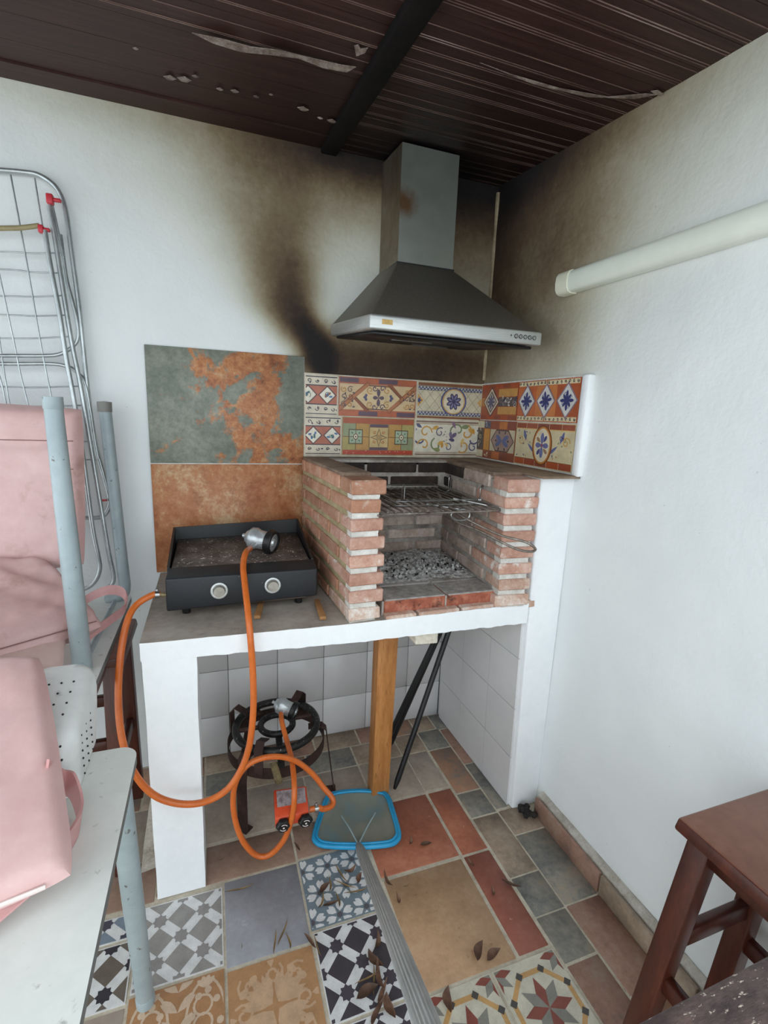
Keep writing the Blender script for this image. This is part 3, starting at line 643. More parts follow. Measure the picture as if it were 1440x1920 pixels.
# ------------------------------------------------------------------ floor
bm = B(); box(bm, (-3.4, -4.2, -.12), (.14, .14, -.0022)); floor = obj('floor', bm, m_grout, None, 'structure')
def stone_mat(name, stops, dirt=None, rough=.5):
    return mat(name, stops, 9, 7, rough=rough, bump=.25, bscale=40, bdist=.004, rnd=False, dirt=dirt)
m_st = [stone_mat('stone_grey', [(.28, '#5a5a57'), (.42, '#72706a'), (.58, '#8a8377'), (.75, '#a08a74')]),
        stone_mat('stone_rust', [(.28, '#6a6865'), (.45, '#8a7262'), (.6, '#a2765a'), (.78, '#9a8b7b')]),
        stone_mat('stone_tan', [(.28, '#6f6558'), (.5, '#978370'), (.75, '#b09e8b')]),
        stone_mat('stone_pink', [(.28, '#6e5a52'), (.5, '#94705f'), (.75, '#9f8a7a')])]
m_fl = {'dun': stone_mat('dun_tile', [(.3, '#928478'), (.55, '#a69889'), (.8, '#b8aca0')]), 'umber': stone_mat('umber_tile', [(.3, '#7e6454'), (.55, '#957868'), (.8, '#a68d7e')]),
        'terra': stone_mat('terracotta_tile', [(.3, '#8f523b'), (.55, '#a5634a'), (.8, '#b5795d')], ('#c7a08c', 24, .72, .06)),
        'dterra': stone_mat('dark_terracotta_tile', [(.3, '#824a3a'), (.6, '#945848'), (.8, '#a46a58')], ('#c7a08c', 24, .74, .06)),
        'sand': stone_mat('sand_tile', [(.3, '#a27f60'), (.55, '#b59170'), (.8, '#c4a586')], ('#8d6748', 30, .68, .1)),
        'grey': stone_mat('lilac_grey_tile', [(.3, '#87858a'), (.6, '#95949a'), (.8, '#a4a3a8')], ('#b3b2b7', 14, .66, .1)),
        'beige': stone_mat('beige_tile', [(.3, '#b3a092'), (.7, '#c4b3a6')])}
def ft(x0, x1, y0, y1, m, dz=0.0, g=.0035):
    bm = B(); j = lambda: random.uniform(-.001, .001)
    box(bm, (x0+g+j(), y0+g+j(), -.012), (x1-g+j(), y1-g+j(), dz+random.uniform(-.0006, .0006)), 0, .0015)
    obj('tile', bm, m, floor)
# stone strips along the right wall
for (x0, x1, y0, y1, k) in [(-.28, -.17, -.24, -.11, 0), (-.28, -.17, -.498, -.24, 1), (-.28, -.17, -.62, -.498, 0), (-.28, -.17, -.866, -.62, 2), (-.28, -.17, -.995, -.866, 0), (-.28, -.17, -1.126, -.995, 0), (-.28, -.17, -1.37, -1.126, 3), (-.28, -.17, -1.6, -1.37, 0),
                            (-.17, -.115, -.36, -.12, 3), (-.17, -.115, -.612, -.36, 0), (-.17, -.04, -.73, -.617, 2), (-.17, -.04, -.992, -.73, 0), (-.17, -.04, -1.24, -.992, 3), (-.17, -.04, -1.5, -1.24, 1), (-.17, -.04, -1.75, -1.5, 0),
                            (-.28, -.18, -.11, -.005, 2), (-.18, -.115, -.12, -.005, 0), (-.40, -.28, -.235, -.11, 2), (-.40, -.28, -.11, -.005, 1)]:
    ft(x0, x1, y0, y1, m_st[k])
for x0, x1, y0, y1, k in [(-.388, -.284, -.455, -.235, 'dun'), (-.60, -.388, -.455, -.235, 'dun'), (-.83, -.60, -.455, -.235, 'dun'), (-1.06, -.83, -.455, -.235, 'dun'), (-1.3, -1.06, -.455, -.235, 'dun'),
                          (-.388, -.284, -.747, -.46, 'terra'), (-.675, -.392, -.745, -.46, 'terra'), (-.388, -.284, -1.072, -.75, 'dterra'), (-.672, -.392, -1.074, -.75, 'sand'),
                          (-.914, -.680, -.600, -.46, 'umber'), (-1.196, -.914, -.605, -.46, 'umber'), (-1.6, -1.335, -.612, -.46, 'umber'), (-1.9, -1.6, -.612, -.46, 'dun'), (-1.6, -1.3, -.46, -.235, 'dun'), (-1.336, -1.2, -.60, -.46, 'umber')]:
    ft(x0, x1, y0, y1, m_fl[k])
for x0, x1, k in [(-.60, -.40, 2), (-.80, -.60, 0), (-.86, -.80, 3), (-1.06, -.86, 2), (-1.2, -1.06, 0), (-1.42, -1.2, 2), (-1.7, -1.42, 1)]: ft(x0, x1, -.235, -.115, m_st[k])
for x0, x1, k in [(-.55, -.40, 3), (-.75, -.55, 2), (-1.0, -.75, 3), (-1.2, -1.0, 2), (-1.45, -1.2, 1), (-1.7, -1.45, 3)]: ft(x0, x1, -.115, -.005, m_st[k])
def ftile(x0, x1, y0, y1, base): return Tile((x0+.003, y0+.003, .0), (1, 0, 0), (0, 1, 0), x1-x0-.006, y1-y0-.006, .012, base, .4)
WH = '#dcdbdb'
def checker(x0, x1, y0, y1, sq, st, ox=0, oy=0):
    T = ftile(x0, x1, y0, y1, WH); s = .23/4
    for i in range(-1, 6):
        for j in range(-1, 6):
            x, y = i*s-.003+ox, j*s-.003+oy
            if (i+j) % 2: T.dia(x, y, .0385, .0385, sq)
    T.up()
    for i in range(-1, 6):
        for j in range(-1, 6):
            if (i+j) % 2 == 0: T.star(i*s-.003+ox, j*s-.003+oy, .0205, .0150, 8, st)
    T.done(floor)
def flowers(x0, x1, y0, y1, base, pet, cen):
    T = ftile(x0, x1, y0, y1, base); s = .0575*1.42
    for i in range(-1, 4):
        for j in range(-1, 4):
            x, y = i*s+(.035 if j % 2 else -.005)+.01, j*s+.02
            for a in range(6): T.petal(x+.011*cos(a*pi/3+.3), y+.011*sin(a*pi/3+.3), .031, .025, a*pi/3+.3, pet, .2)
    T.up()
    for i in range(-1, 4):
        for j in range(-1, 4):
            x, y = i*s+(.035 if j % 2 else -.005)+.01, j*s+.02; T.ell(x, y, .0085, .0085, cen, 12)
    T.done(floor)
def damask(x0, x1, y0, y1):
    T = ftile(x0, x1, y0, y1, '#b3875f'); w, h = T.w, T.h; c = '#c6a384'
    for k in range(4):
        a0 = k*pi/2+pi/4
        for b in (-.5, -.17, .17, .5): T.petal(w/2+.01*cos(a0), h/2+.01*sin(a0), .075, .026, a0+b*1.2, c, .15)
        cx, cy = w/2+.085*cos(a0), h/2+.085*sin(a0)
        T.curl(cx, cy, .028, a0, 1.1, .006, c); T.curl(w/2+.075*cos(a0+.75), h/2+.075*sin(a0+.75), .026, a0, -1.1, .006, c)
        T.petal(w/2+.09*cos(a0+.8), h/2+.09*sin(a0+.8), .035, .02, a0+.8, c); T.petal(cx, cy, .03, .02, a0+1.5, c); T.petal(cx, cy, .03, .02, a0-1.5, c)
    T.done(floor)
def ornate(x0, x1, y0, y1):
    T = ftile(x0, x1, y0, y1, '#ad7f58'); w, h = T.w, T.h; c = '#ccb299'
    for sx in (0, 1):
        cx = w*(.22+.58*sx)
        T.ringe(cx, h*.5, w*.21, h*.46, .006, c)
        for yy in (.3, .52, .7): T.ringe(cx+.006*(1-2*sx), h*yy, .021, .021, .0055, c, 16)
        for i in range(9): T.ell(cx+w*.15*cos(i*.7), h*.5+h*.34*sin(i*.7), .0085, .0085, c, 10)
        for i in range(4): T.petal(cx, h*.86, .03, .012, pi/2+(i-1.5)*.5, c)
    for i in range(5):
        y = h*(.1+.2*i)
        for s_ in (-1, 1): T.petal(w*.51, y, .05, .022, pi/2+s_*.85, c, .2)
    T.done(floor)
def stars8(x0, x1, y0, y1):
    T = ftile(x0, x1, y0, y1, '#cdc6b4'); w, h = T.w, T.h; RD, GY, OC = '#87473b', '#86837a', '#c69a62'
    def st(cx, cy, r=.062):
        for a in range(8): T.poly([(cx, cy), (cx+r*.55*cos((a-.5)*pi/4), cy+r*.55*sin((a-.5)*pi/4)), (cx+r*cos(a*pi/4), cy+r*sin(a*pi/4)), (cx+r*.55*cos((a+.5)*pi/4), cy+r*.55*sin((a+.5)*pi/4))], [RD, GY][a % 2])
    def oct_(cx, cy, R=.088):
        p = [(cx+R*cos(pi/8+a*pi/4), cy+R*sin(pi/8+a*pi/4)) for a in range(9)]
        for a in (0, 2, 4, 6, 1, 3, 5, 7): T.stroke([p[a], p[a+1]], .012, OC)
    for cx in (w*.02, w*.5, w*.98): oct_(cx, h*.45) if cx == w*.5 else None
    T.up(); st(w*.5, h*.45, .070)
    for cx, cy in ((0, h*.94), (w, h*.94), (0, -.02), (w, -.02)): st(cx, cy, .05)
    for cx, cy in ((w*.5+.088*.92, h*.45+.036), ): pass
    T.up(); 
    for a in range(8): T.dia(w*.5+.088*cos(pi/8+a*pi/4), h*.45+.088*sin(pi/8+a*pi/4), .011, .011, '#4b4644')
    T.done(floor)
DK, DKS = '#453f45', '#4a434c'
checker(-1.372, -1.144, -.850, -.620, '#94908c', '#918c8a')
ft(-1.144, -.914, -.862, -.605, m_fl['grey'])
flowers(-.914, -.684, -.835, -.603, '#76838c', WH, '#5b5a60')
checker(-.912, -.684, -1.065, -.838, DK, DKS); checker(-.912, -.684, -1.295, -1.068, DK, DKS)
checker(-1.602, -1.374, -.866, -.705, '#6b6157', '#38353c', 0, -.02); checker(-1.602, -1.374, -.702, -.625, '#7b8794', '#4a4854', .03, .06)
damask(-1.142, -.916, -1.095, -.866); damask(-1.142, -.916, -1.327, -1.098)
ornate(-1.372, -1.144, -1.080, -.853); ornate(-1.372, -1.144, -1.31, -1.083)
ft(-1.602, -1.374, -1.1, -.869, m_fl['beige']); ft(-1.602, -1.374, -1.33, -1.103, m_fl['grey'])
ft(-1.832, -1.604, -.866, -.625, m_fl['sand']); ft(-1.832, -1.604, -1.1, -.869, m_fl['grey'])
stars8(-.482, -.284, -1.29, -1.077); stars8(-.680, -.484, -1.29, -1.077)
for x0, x1, k in ((-.680, -.484, 'sand'), (-.482, -.284, 'grey'), (-.912, -.684, 'umber'), (-1.142, -.916, 'dun'), (-1.372, -1.144, 'sand')): ft(x0, x1, -1.56, -1.33 if x0 < -.7 else -1.294, m_fl[k])
# skirting along the right wall with its plaster ledge
bb = B(); hexa(bb, [(-.033, -2.4, -.005), (.0, -2.4, -.005), (.0, -.655, -.005), (-.033, -.655, -.005), (-.025, -2.4, .064), (.0, -2.4, .078), (.0, -.655, .078), (-.025, -.655, .064)], 0, .003)
base_r = obj('baseboard_right', bb, mat('chipped_ledge', [(.3, '#a39a8c'), (.6, '#c9c3b8'), (.8, '#dedad2')], 16, 6, rough=.9, bump=.6), None, 'structure')
for ya, yb, k in ((-.665, -.985, 3), (-.99, -1.31, 2), (-1.315, -1.63, 3), (-1.635, -1.95, 1)):
    bm = B(); box(bm, (-.044, yb, -.004), (-.031, ya, .064+random.uniform(-.003, .003)), 0, .002); obj('skirting_tile', bm, m_st[k], base_r)
bm = B()
for i in range(14):
    lathe(bm, [(0, -.012), (.010, -.006), (.012, .004), (0, .012)], 6, Matrix.Translation((-.075+random.uniform(-.022, .02), -.665+random.uniform(-.025, .02), .010+random.random()*.02)) @ Matrix.Rotation(random.random()*3, 4, 'X'), 0)
tag(obj('dirt_clump', bm, mat('black_dirt', [(.3, '#131110'), (.7, '#2d2825')], 30, rough=.9), None, 'stuff'), 'small clump of black dirt in the corner at the foot of the white pier', 'dirt')
# ------------------------------------------------------------------ masonry barbecue
bbq = thing('masonry_barbecue', (-.7, -.32, 0), 'brick barbecue with tan mortar on a white limewashed worktop with one leg', 'barbecue')
def ragged(bm, p, mi=0, n=26, amp=.004):       # slab: 4 bottom + 4 top; long front edge broken up
    vs = hexa(bm, p, mi)
    bmesh.ops.subdivide_edges(bm, edges=[e for e in bm.edges], cuts=1)
    return vs
def slab(name, front, z0s, z1s, yb, mats):
    bm = B(); n = len(front)
    fb = [bm.verts.new((x, y, z)) for (x, y), z in zip(front, z0s)]; ftp = [bm.verts.new((x, y, z)) for (x, y), z in zip(front, z1s)]
    bb_ = [bm.verts.new((x, yb, z)) for (x, y), z in zip(front, z0s)]; btp = [bm.verts.new((x, yb, z)) for (x, y), z in zip(front, z1s)]
    for i in range(n-1):
        for q, mi in (((fb[i], fb[i+1], ftp[i+1], ftp[i]), 0), ((ftp[i], ftp[i+1], btp[i+1], btp[i]), 1), ((bb_[i], bb_[i+1], fb[i+1], fb[i]), 0), ((bb_[i+1], bb_[i], btp[i], btp[i+1]), 0)):
            bm.faces.new(q).material_index = mi
    for i in (0, n-1): bm.faces.new((fb[i], ftp[i], btp[i], bb_[i])).material_index = 0
    return obj(name, bm, mats, bbq)
fx = lins(-1.332, -.136, 70)
front = [(x, -.606-.028*min(1, (x+1.332)/.55)+.0022*noise.noise(Vector((x*16, 0, 1)))) for x in fx]
slab('worktop', front, [.7685-.0135*((x+1.332)/1.2)+.004*noise.noise(Vector((x*30, 4, 1))) for x in fx], [.82+.007*((x+1.332)/1.2)+.0018*noise.noise(Vector((x*22, 9, 1))) for x in fx], -.012, [m_white, m_conc])
bm = B(); n = 16
for i in range(n):
    za, zb = .775*i/n, .775*(i+1)/n
    def q(z):
        o = [.003*noise.noise(Vector((z*6, k, 3))) for k in range(4)]
        return [(-1.328+o[0], -.606, z), (-1.194+o[1], -.606, z), (-1.194+o[2], -.47, z), (-1.328+o[3], -.47, z)]
    if i == 0: ring = [bm.verts.new(p) for p in q(0)]; bm.faces.new(ring[::-1])
    nx = [bm.verts.new(p) for p in q(zb)]
    for k in range(4): bm.faces.new((ring[k], ring[(k+1) % 4], nx[(k+1) % 4], nx[k]))
    ring = nx
bm.faces.new(ring); obj('worktop_leg', bm, m_white, bbq)
bm = B(); prism(bm, [(-1.326, -.49, 0), (-1.385, -.50, .0), (-1.372, -.50, .1), (-1.352, -.495, .22), (-1.326, -.49, .33)], (0, .10, 0))
obj('rubble_render', bm, mat('broken_render', [(.3, '#93897c'), (.6, '#bdb6aa'), (.8, '#d6d1c8')], 20, 6, rough=.9, bump=.8, bscale=40, bdist=.01), bbq)
# brick meshes
def brick_mesh(l, w, h, m, k):
    bm = B(); box(bm, (-w/2, -l/2, -h/2), (w/2, l/2, h/2), 0, .0035)
    for v in bm.verts: v.co += Vector([.0022*noise.noise(v.co*40+Vector((k*7, c*3, 1))) for c in range(3)])
    bmesh.ops.recalc_face_normals(bm, faces=bm.faces)
    me = bpy.data.meshes.new('brick'); bm.to_mesh(me); bm.free(); me.materials.append(m); return me
BR = {}
def brick(c, l, w, h, rz, m, parent=bbq):
    k = (round(l, 3), round(w, 3), round(h, 3), m.name, random.randint(0, 1))
    if k not in BR: BR[k] = brick_mesh(l, w, h, m, len(BR))
    return inst('brick', BR[k], c, (random.uniform(-.006, .006), random.uniform(-.006, .006), rz+random.uniform(-.008, .008)), parent)
NC = 8; CH = .0547; Z0 = .827
def wall_pt(side, t, off):                     # t = distance from the front along the wall, off = offset to the right
    if side == 0: o, a = Vector((-.770, -.634)), Vector((-.035, .634)).normalized()
    else: o, a = Vector((-.268, -.640)), Vector((.050, .63)).normalized()
    r_ = Vector((a.y, -a.x)); p = o+a*t+r_*off; return p.x, p.y
for side, th in ((0, .100), (1, .118)):
    rz = atan2(.035, .634) if side == 0 else -atan2(.050, .63)
    for k in range(NC):
        z = Z0+CH*k+.021; t = 0; lens = [.115, .222, .222, .2] if k % 2 else [.222, .222, .19]
        for j, L in enumerate(lens):
            L = min(L, .615-t)
            if L < .05: break
            ww = th; ex = 0
            if j == 0:
                ex = random.choice((-.010, 0, .004, .008)) if side == 0 else random.choice((-.012, -.002, .006))
                if k == NC-1: ex = .006
            w_ = round(ww+(ex if side == 0 else -ex*.6), 3)
            if side == 1 and j: w_ = .078
            c = wall_pt(side, t+L/2-(.007 if j == 0 else 0), w_/2 if side == 0 or j else th-w_/2)
            if side == 0: m = m_brickw if k == 0 and not j else (m_brickf if not j and k < 6 else m_brick)
            else:
                if j == 0: m = m_brickw if k in (0, 1) else m_brickf
                elif j == 1: m = m_brickm
                else: m = m_bricks if k > 4 else m_brickm
            brick((c[0], c[1], z), L-.012, w_, .0375 if k < NC-1 else .042, rz, m); t += L
    # mortar: white at the front, tan on the flank, burnt towards the fire
    for (ta, tb, oa, ob, m, nm) in ((.0075, .05, .005, th-.012, m_mwhite, 'mortar'), (.05, .615, .006, .05 if side == 0 else .036, m_mtan if side == 0 else m_mdark, 'mortar'), (.05, .615, .05 if side == 0 else .036, th-.006 if side == 0 else .072, m_mdark if side == 0 else m_mtan, 'mortar')):
        a, b, c, d = wall_pt(side, ta, oa), wall_pt(side, ta, ob), wall_pt(side, tb, ob), wall_pt(side, tb, oa)
        bm = B(); zt = Z0+CH*NC-.02
        nk = 48
        prev = None
        for i in range(nk+1):
            z = Z0-.004+(zt-Z0)*i/nk
            rg = [bm.verts.new((p[0]+.003*noise.noise(Vector((z*60, q_, side+ta))), p[1]+.004*noise.noise(Vector((z*50, q_+9, side))), z)) for q_, p in enumerate((a, b, c, d))]
            if prev:
                for e in range(4): bm.faces.new((prev[e], prev[(e+1) % 4], rg[(e+1) % 4], rg[e]))
            else: bm.faces.new(rg[::-1])
            prev = rg
        bm.faces.new(prev); obj(nm, bm, m, bbq)
    # smoky screed on top of each wall
    a, b, c, d = wall_pt(side, .10, .004), wall_pt(side, .10, th-.004), wall_pt(side, .615, th-.004 if side == 0 else .074), wall_pt(side, .615, .004)
    bm = B(); zt = Z0+CH*NC-.006; hexa(bm, [(*p, zt-.01) for p in (a, b, c, d)]+[(*p, zt+.004) for p in (a, b, c, d)], 0, .002)
    obj('wall_cap', bm, mat('smoky_brick_top', [(.3, '#5f4f43'), (.55, '#86705f'), (.8, '#a38c7b')], 9, 6, rough=.85, bump=.3), bbq)
# fire back
for k in range(NC):
    z = Z0+CH*k+.021; x = -.690
    lens = (.12, .22, .2) if k % 2 else (.22, .22, .1)
    for L in lens:
        x1 = min(x+L, -.215)
        if x1-x > .04: brick(((x+x1)/2, -.075, z), x1-x-.010, .10, .039, pi/2, m_bricks if k > 4 else m_brickm)
        x = x1
bm = B(); box(bm, (-.695, -.120, Z0-.005), (-.205, -.014, Z0+CH*NC-.022)); obj('mortar', bm, m_mdark, bbq)
bm = B(); box(bm, (-.70, -.130, Z0+CH*NC-.014), (-.20, -.014, Z0+CH*NC-.004), 0, .002); obj('wall_cap', bm, m_mdark, bbq)
# hearth bricks
for r in range(4):
    ya = -.606+r*.122; 
    for xa, xb in ((-.650, -.437), (-.434, -.224)):
        L = xb-xa; brick(((xa+xb)/2, ya+.058, .852), L-.004, .116, .046, pi/2, m_redbrick if r == 0 else m_hearth)
bm = B(); box(bm, (-.655, -.600, .82), (-.222, -.115, .869)); obj('mortar', bm, m_mdark, bbq)
x = -.655
for L in (.11, .15, .13, .16): brick((x+L/2, -.570, .823), L-.008, .125, .024, pi/2, m_brickw); x += L
for xx, L in ((-1.02, .06), (-.94, .05), (-.88, .08)): pass
# post and block propping the slab
t = thing('wooden_post', (-.56, -.405, 0), 'honey-coloured square wooden post propping up the white worktop', 'post')
bm = B(); hexa(bm, [(-.602, -.432, .002), (-.535, -.432, .002), (-.535, -.372, .002), (-.602, -.372, .002), (-.605, -.447, .753), (-.530, -.447, .753), (-.530, -.387, .753), (-.605, -.387, .753)], 0, .003, 2)
obj('post_shaft', bm, m_wood, t)
bm = B(); hexa(bm, [(-.5275, -.585, .699), (-.445, -.585, .695), (-.445, -.44, .695), (-.5275, -.44, .699), (-.5275, -.585, .7535), (-.445, -.585, .7535), (-.445, -.44, .7535), (-.5275, -.44, .7535)], 0, .006, 2)
tag(obj('wooden_block', bm, m_woodw), 'short whitewashed wooden block at the top of the wooden post', 'block')
# ash and charcoal
g = NG('ash'); v = g.mapping(); f = g.noise(v, 85, 8, .75)
c = g.ramp(f, [(.33, '#343334'), (.41, '#85827f'), (.5, '#bcbab7'), (.62, '#e2e0dd')]); g.bump(g.noise(v, 110, 6, .7), .6, .006); m_ash = g.out(c, .95, 0, .1)
bm = B(); G = []
for i in range(44):
    r = []
    for j in range(44):
        x, y = -.655+.425*i/43, -.47+.345*j/43
        e = min(1, ((x+.655)/.05 if 0 else 1), max(0, (y+.47+.05*noise.noise(Vector((x*9, 1, 1))))/.09), max(0, (-.235-x+.02)/.09))
        d = .024*e*(.55+.5*noise.noise(Vector((x*7, y*7, 2))))+.012*noise.noise(Vector((x*38, y*38, 3)))*e+.008*noise.noise(Vector((x*90, y*90, 5)))*e
        r.append(bm.verts.new((x, y, .8735+max(0, d)*1.0-(.0 if e > .02 else .004))))
    G.append(r)
for a, b in zip(G, G[1:]):
    for j in range(43): bm.faces.new((a[j], a[j+1], b[j+1], b[j]))
for k in range(300):
    x, y = random.uniform(-.64, -.25), random.gauss(-.34, .09)
    if y < -.46 or y > -.14: continue
    s = random.uniform(.0014, .0042); M = Matrix.Translation((x, y, .886+random.random()*.010)) @ Matrix.Rotation(random.random()*6, 4, Vector((random.random(), random.random(), random.random())).normalized())
    box(bm, (-s*1.6, -s, -s*.7), (s*1.6, s, s*.7), random.choice((1, 2, 2, 2)), 0, 1, M)
tag(obj('ash_heap', bm, [m_ash, mat('charcoal', '#151416', rough=.8), mat('white_ash_flake', '#b9b8b6', rough=.9)], None, 'stuff'), 'heap of grey and white ash with charcoal bits on the hearth bricks', 'ash')
# ------------------------------------------------------------------ grills
GZ = 1.1465
gr = thing('grill_grate', (-.45, -.38, GZ), 'rusty wire grate with upright loop handles resting inside the brick barbecue', 'grate')
bm = B(); xl, xr, yf, yb = -.672, -.236, -.605, -.135
tube(bm, crom([(xl+.02, yf, GZ), (xr-.02, yf, GZ), (xr, yf+.02, GZ), (xr, yb-.02, GZ), (xr-.02, yb, GZ), (xl+.02, yb, GZ), (xl, yb-.02, GZ), (xl, yf+.02, GZ)], 5, True), .0035, 7, 0, True); obj('frame', bm, m_grill, gr)
def rod(): 
    bm = B(); tube(bm, [(0, yf-yf-.235, 0), (0, .235, 0)], .0031, 6); bmesh.ops.recalc_face_normals(bm, faces=bm.faces); me = bpy.data.meshes.new('rod'); bm.to_mesh(me); bm.free(); me.materials.append(m_grill); return me
rm = rod()
for i in range(16): inst('rod', rm, (xl+.022+(xr-xl-.044)*i/15, (yf+yb)/2, GZ+.004), (0, 0, 0), gr)
for y_ in (-.50, -.25):
    bm = B(); tube(bm, [(xl, y_, GZ), (xr, y_, GZ)], .003, 6); obj('crossbar', bm, m_grill, gr)
def uloop(px, py, y, h=.055, w=.012, dx=1):
    p = P(px, py, 1, y); bm = B(); a = Vector((w/2*dx, .004, 0)); z0 = GZ+.006
    b0 = Vector((p.x, y, z0))
    tube(bm, [b0-a*3+Vector((0, 0, 0)), b0-a]+crom([b0-a, b0-a+Vector((0, 0, h*.8)), b0+Vector((0, 0, h)), b0+a+Vector((0, 0, h*.8)), b0+a], 5)[1:]+[b0+a*3], .0023, 6)
    o = obj('loop_handle', bm, m_chrome, gr); return o
uloop(755, 938, -.42); uloop(842, 925, -.24, .06); uloop(902, 938, -.47, .055, .016)
# second folding grill with long looped handle
fg = thing('folding_grill', (-.40, -.42, GZ), 'hinged wire toasting grill with a long double-wire handle sticking out over the bricks', 'grill')
z1 = GZ+.012
bm = B(); fl, fr, ff, fb_ = -.60, -.31, -.54, -.20
for zz in (z1, z1+.014): tube(bm, crom([(fl+.02, ff, zz), (fr-.02, ff, zz), (fr, ff+.02, zz), (fr, fb_-.02, zz), (fr-.02, fb_, zz), (fl+.02, fb_, zz), (fl, fb_-.02, zz), (fl, ff+.02, zz)], 4, True), .0024, 6, 0, True)
obj('frame', bm, m_chrome, fg)
for i in range(9):
    x = fl+.03+(fr-fl-.06)*i/8; bm = B(); tube(bm, [(x, ff, z1+.003), (x, fb_, z1+.003)], .0016, 6); obj('wire', bm, m_grill, fg)
a = P(760, 945, 1, -.44); 
bm = B(); e = P(1004, 1030, 1, -.745); s0 = P(790, 935, 1, -.47); s1 = P(772, 950, 1, -.50)
tube(bm, crom([Vector((-.40, -.42, z1+.018)), P(850, 958, 1, -.56), P(930, 1000, 1, -.66), P(985, 1016, 1, -.73), e, P(990, 1034, 1, -.745), P(960, 1026, 1, -.725), P(900, 996, 1, -.66), P(845, 972, 1, -.575), Vector((-.46, -.46, z1+.018))], 6), .0040, 7)
obj('handle', bm, m_grill, fg)
bm = B(); tube(bm, crom([P(848, 962, 1, -.60), P(868, 955, 1, -.60), P(880, 962, 1, -.60), P(877, 972, 1, -.60), P(858, 976, 1, -.60), P(847, 970, 1, -.60)], 5, True), .0028, 7, 0, True); obj('slide_ring', bm, m_chrome, fg)
bm = B(); tube(bm, crom([P(800, 945, 1, -.50), P(880, 957, 1, -.57), P(908, 955, 1, -.57), P(914, 950, 1, -.565), P(905, 946, 1, -.56), P(850, 935, 1, -.50)], 5), .0028, 7); obj('hinge_loop', bm, m_chrome, fg)
# ------------------------------------------------------------------ cooker hood
hd = thing('cooker_hood', (-.39, -.25, 1.68), 'stainless steel chimney cooker hood with dusty slanted canopy and smoke stains', 'hood')
hx0, hx1, hyf, hyb = -.692, -.092, -.505, -.004
def hz(y): return 1.727+.092*y
bm = B()
bot = [(hx0, hyf, hz(hyf)), (hx1, hyf, hz(hyf)), (hx1, hyb, hz(hyb)), (hx0, hyb, hz(hyb))]
hexa(bm, bot+[(x, y, z+.042) for x, y, z in bot], 0, .006, 3)
rim = obj('front_panel', bm, m_steel, hd)
cz = 1.962; cx0, cx1, cyf = -.503, -.288, -.205
bm = B(); top = [(cx0, cyf, cz), (cx1, cyf, cz), (cx1, hyb, cz+.012), (cx0, hyb, cz+.012)]
b2 = [(x+(.006 if x < -.4 else -.006), y+(.006 if y < -.2 else 0), z+.0415) for x, y, z in bot]
hexa(bm, b2+top, 0, .003); obj('canopy', bm, m_steeld, hd)
bm = B(); v = [bm.verts.new(q) for q in ((cx0, cyf, cz-.002), (cx1, cyf, cz-.002), (cx1, hyb, cz), (cx0, hyb, cz), (cx0, cyf, 2.335), (cx1, cyf, 2.335), (cx1, hyb, 2.355), (cx0, hyb, 2.355))]
for q, mi in (((0, 1, 5, 4), 0), ((1, 2, 6, 5), 0), ((3, 0, 4, 7), 1), ((2, 3, 7, 6), 0), ((4, 5, 6, 7), 0), ((3, 2, 1, 0), 0)): bm.faces.new([v[i] for i in q]).material_index = mi
g = NG('chimney_steel'); vv = g.mapping(); c = g.ramp(g.noise(vv, 5, 5), [(.3, '#858882'), (.7, '#9a9d97')])
vd = g.n('VectorMath', operation='DISTANCE'); vd.inputs[1].default_value = (-.485+.39, -.205+.25, 2.155-1.68); g.l(vv, vd.inputs[0])
f = g.ramp(g.math('ADD', vd.outputs['Value'], g.math('MULTIPLY', g.noise(vv, 30, 4), .05)), [(.045, (1, 1, 1)), (.085, (0, 0, 0))])
m_chim = g.out(g.mix(g.math('MULTIPLY', f, .85), c, '#6b451c'), .45, .8)
obj('chimney', bm, [m_chim, m_steels], hd)
bm = B(); box(bm, (cx0-.004, cyf-.004, cz-.006), (cx1+.004, hyb, cz+.002)); obj('chimney_collar', bm, m_rubber, hd)
bm = B(); hexa(bm, [(x*.94-.022, y*.92-.012, hz(y)-.010) for x, y in ((hx0, hyf), (hx1, hyf), (hx1, hyb), (hx0, hyb))]+[(x*.94-.022, y*.92-.012, hz(y)-.0005) for x, y in ((hx0, hyf), (hx1, hyf), (hx1, hyb), (hx0, hyb))], 0, .003)
obj('grease_filter', bm, m_rubber, hd)
for xa, xb, yy in ((-.55, -.40, -.30), (-.40, -.25, -.12)):
    bm = B(); box(bm, (xa, yy-.002, hz(yy)-.014), (xb, yy+.002, hz(yy)-.011)); obj('filter_clip', bm, m_chrome, hd)
bm = B(); zb = hz(hyf)+.023; box(bm, (-.655, hyf-.0012, zb-.007), (-.622, hyf+.001, zb+.007)); obj('badge', bm, mat('brass_badge', [(.3, '#9c7c46'), (.7, '#c4a468')], 60, rough=.4, metal=.6), hd)
for i in range(5):
    bm = B(); lathe(bm, [(0, 0), (.0055, 0), (.0055, .0025), (.0038, .003), (0, .003)], 14, axis((-.193+.0175*i, hyf, zb-.001), (0, -1, 0))); b_ = obj('button', bm, m_chrome, hd)
    bm = B(); tube(bm, [Vector((-.193+.0175*i, hyf-.0012, zb-.001))+Vector((cos(a*pi/8)*.006, 0, sin(a*pi/8)*.006)) for a in range(16)], .0011, 5, 0, True); obj('bezel', bm, m_rubber, b_)
bm = B(); box(bm, (-.2135, hyf-.001, zb-.003), (-.2105, hyf+.001, zb+.003)); obj('indicator', bm, m_rubber, hd)
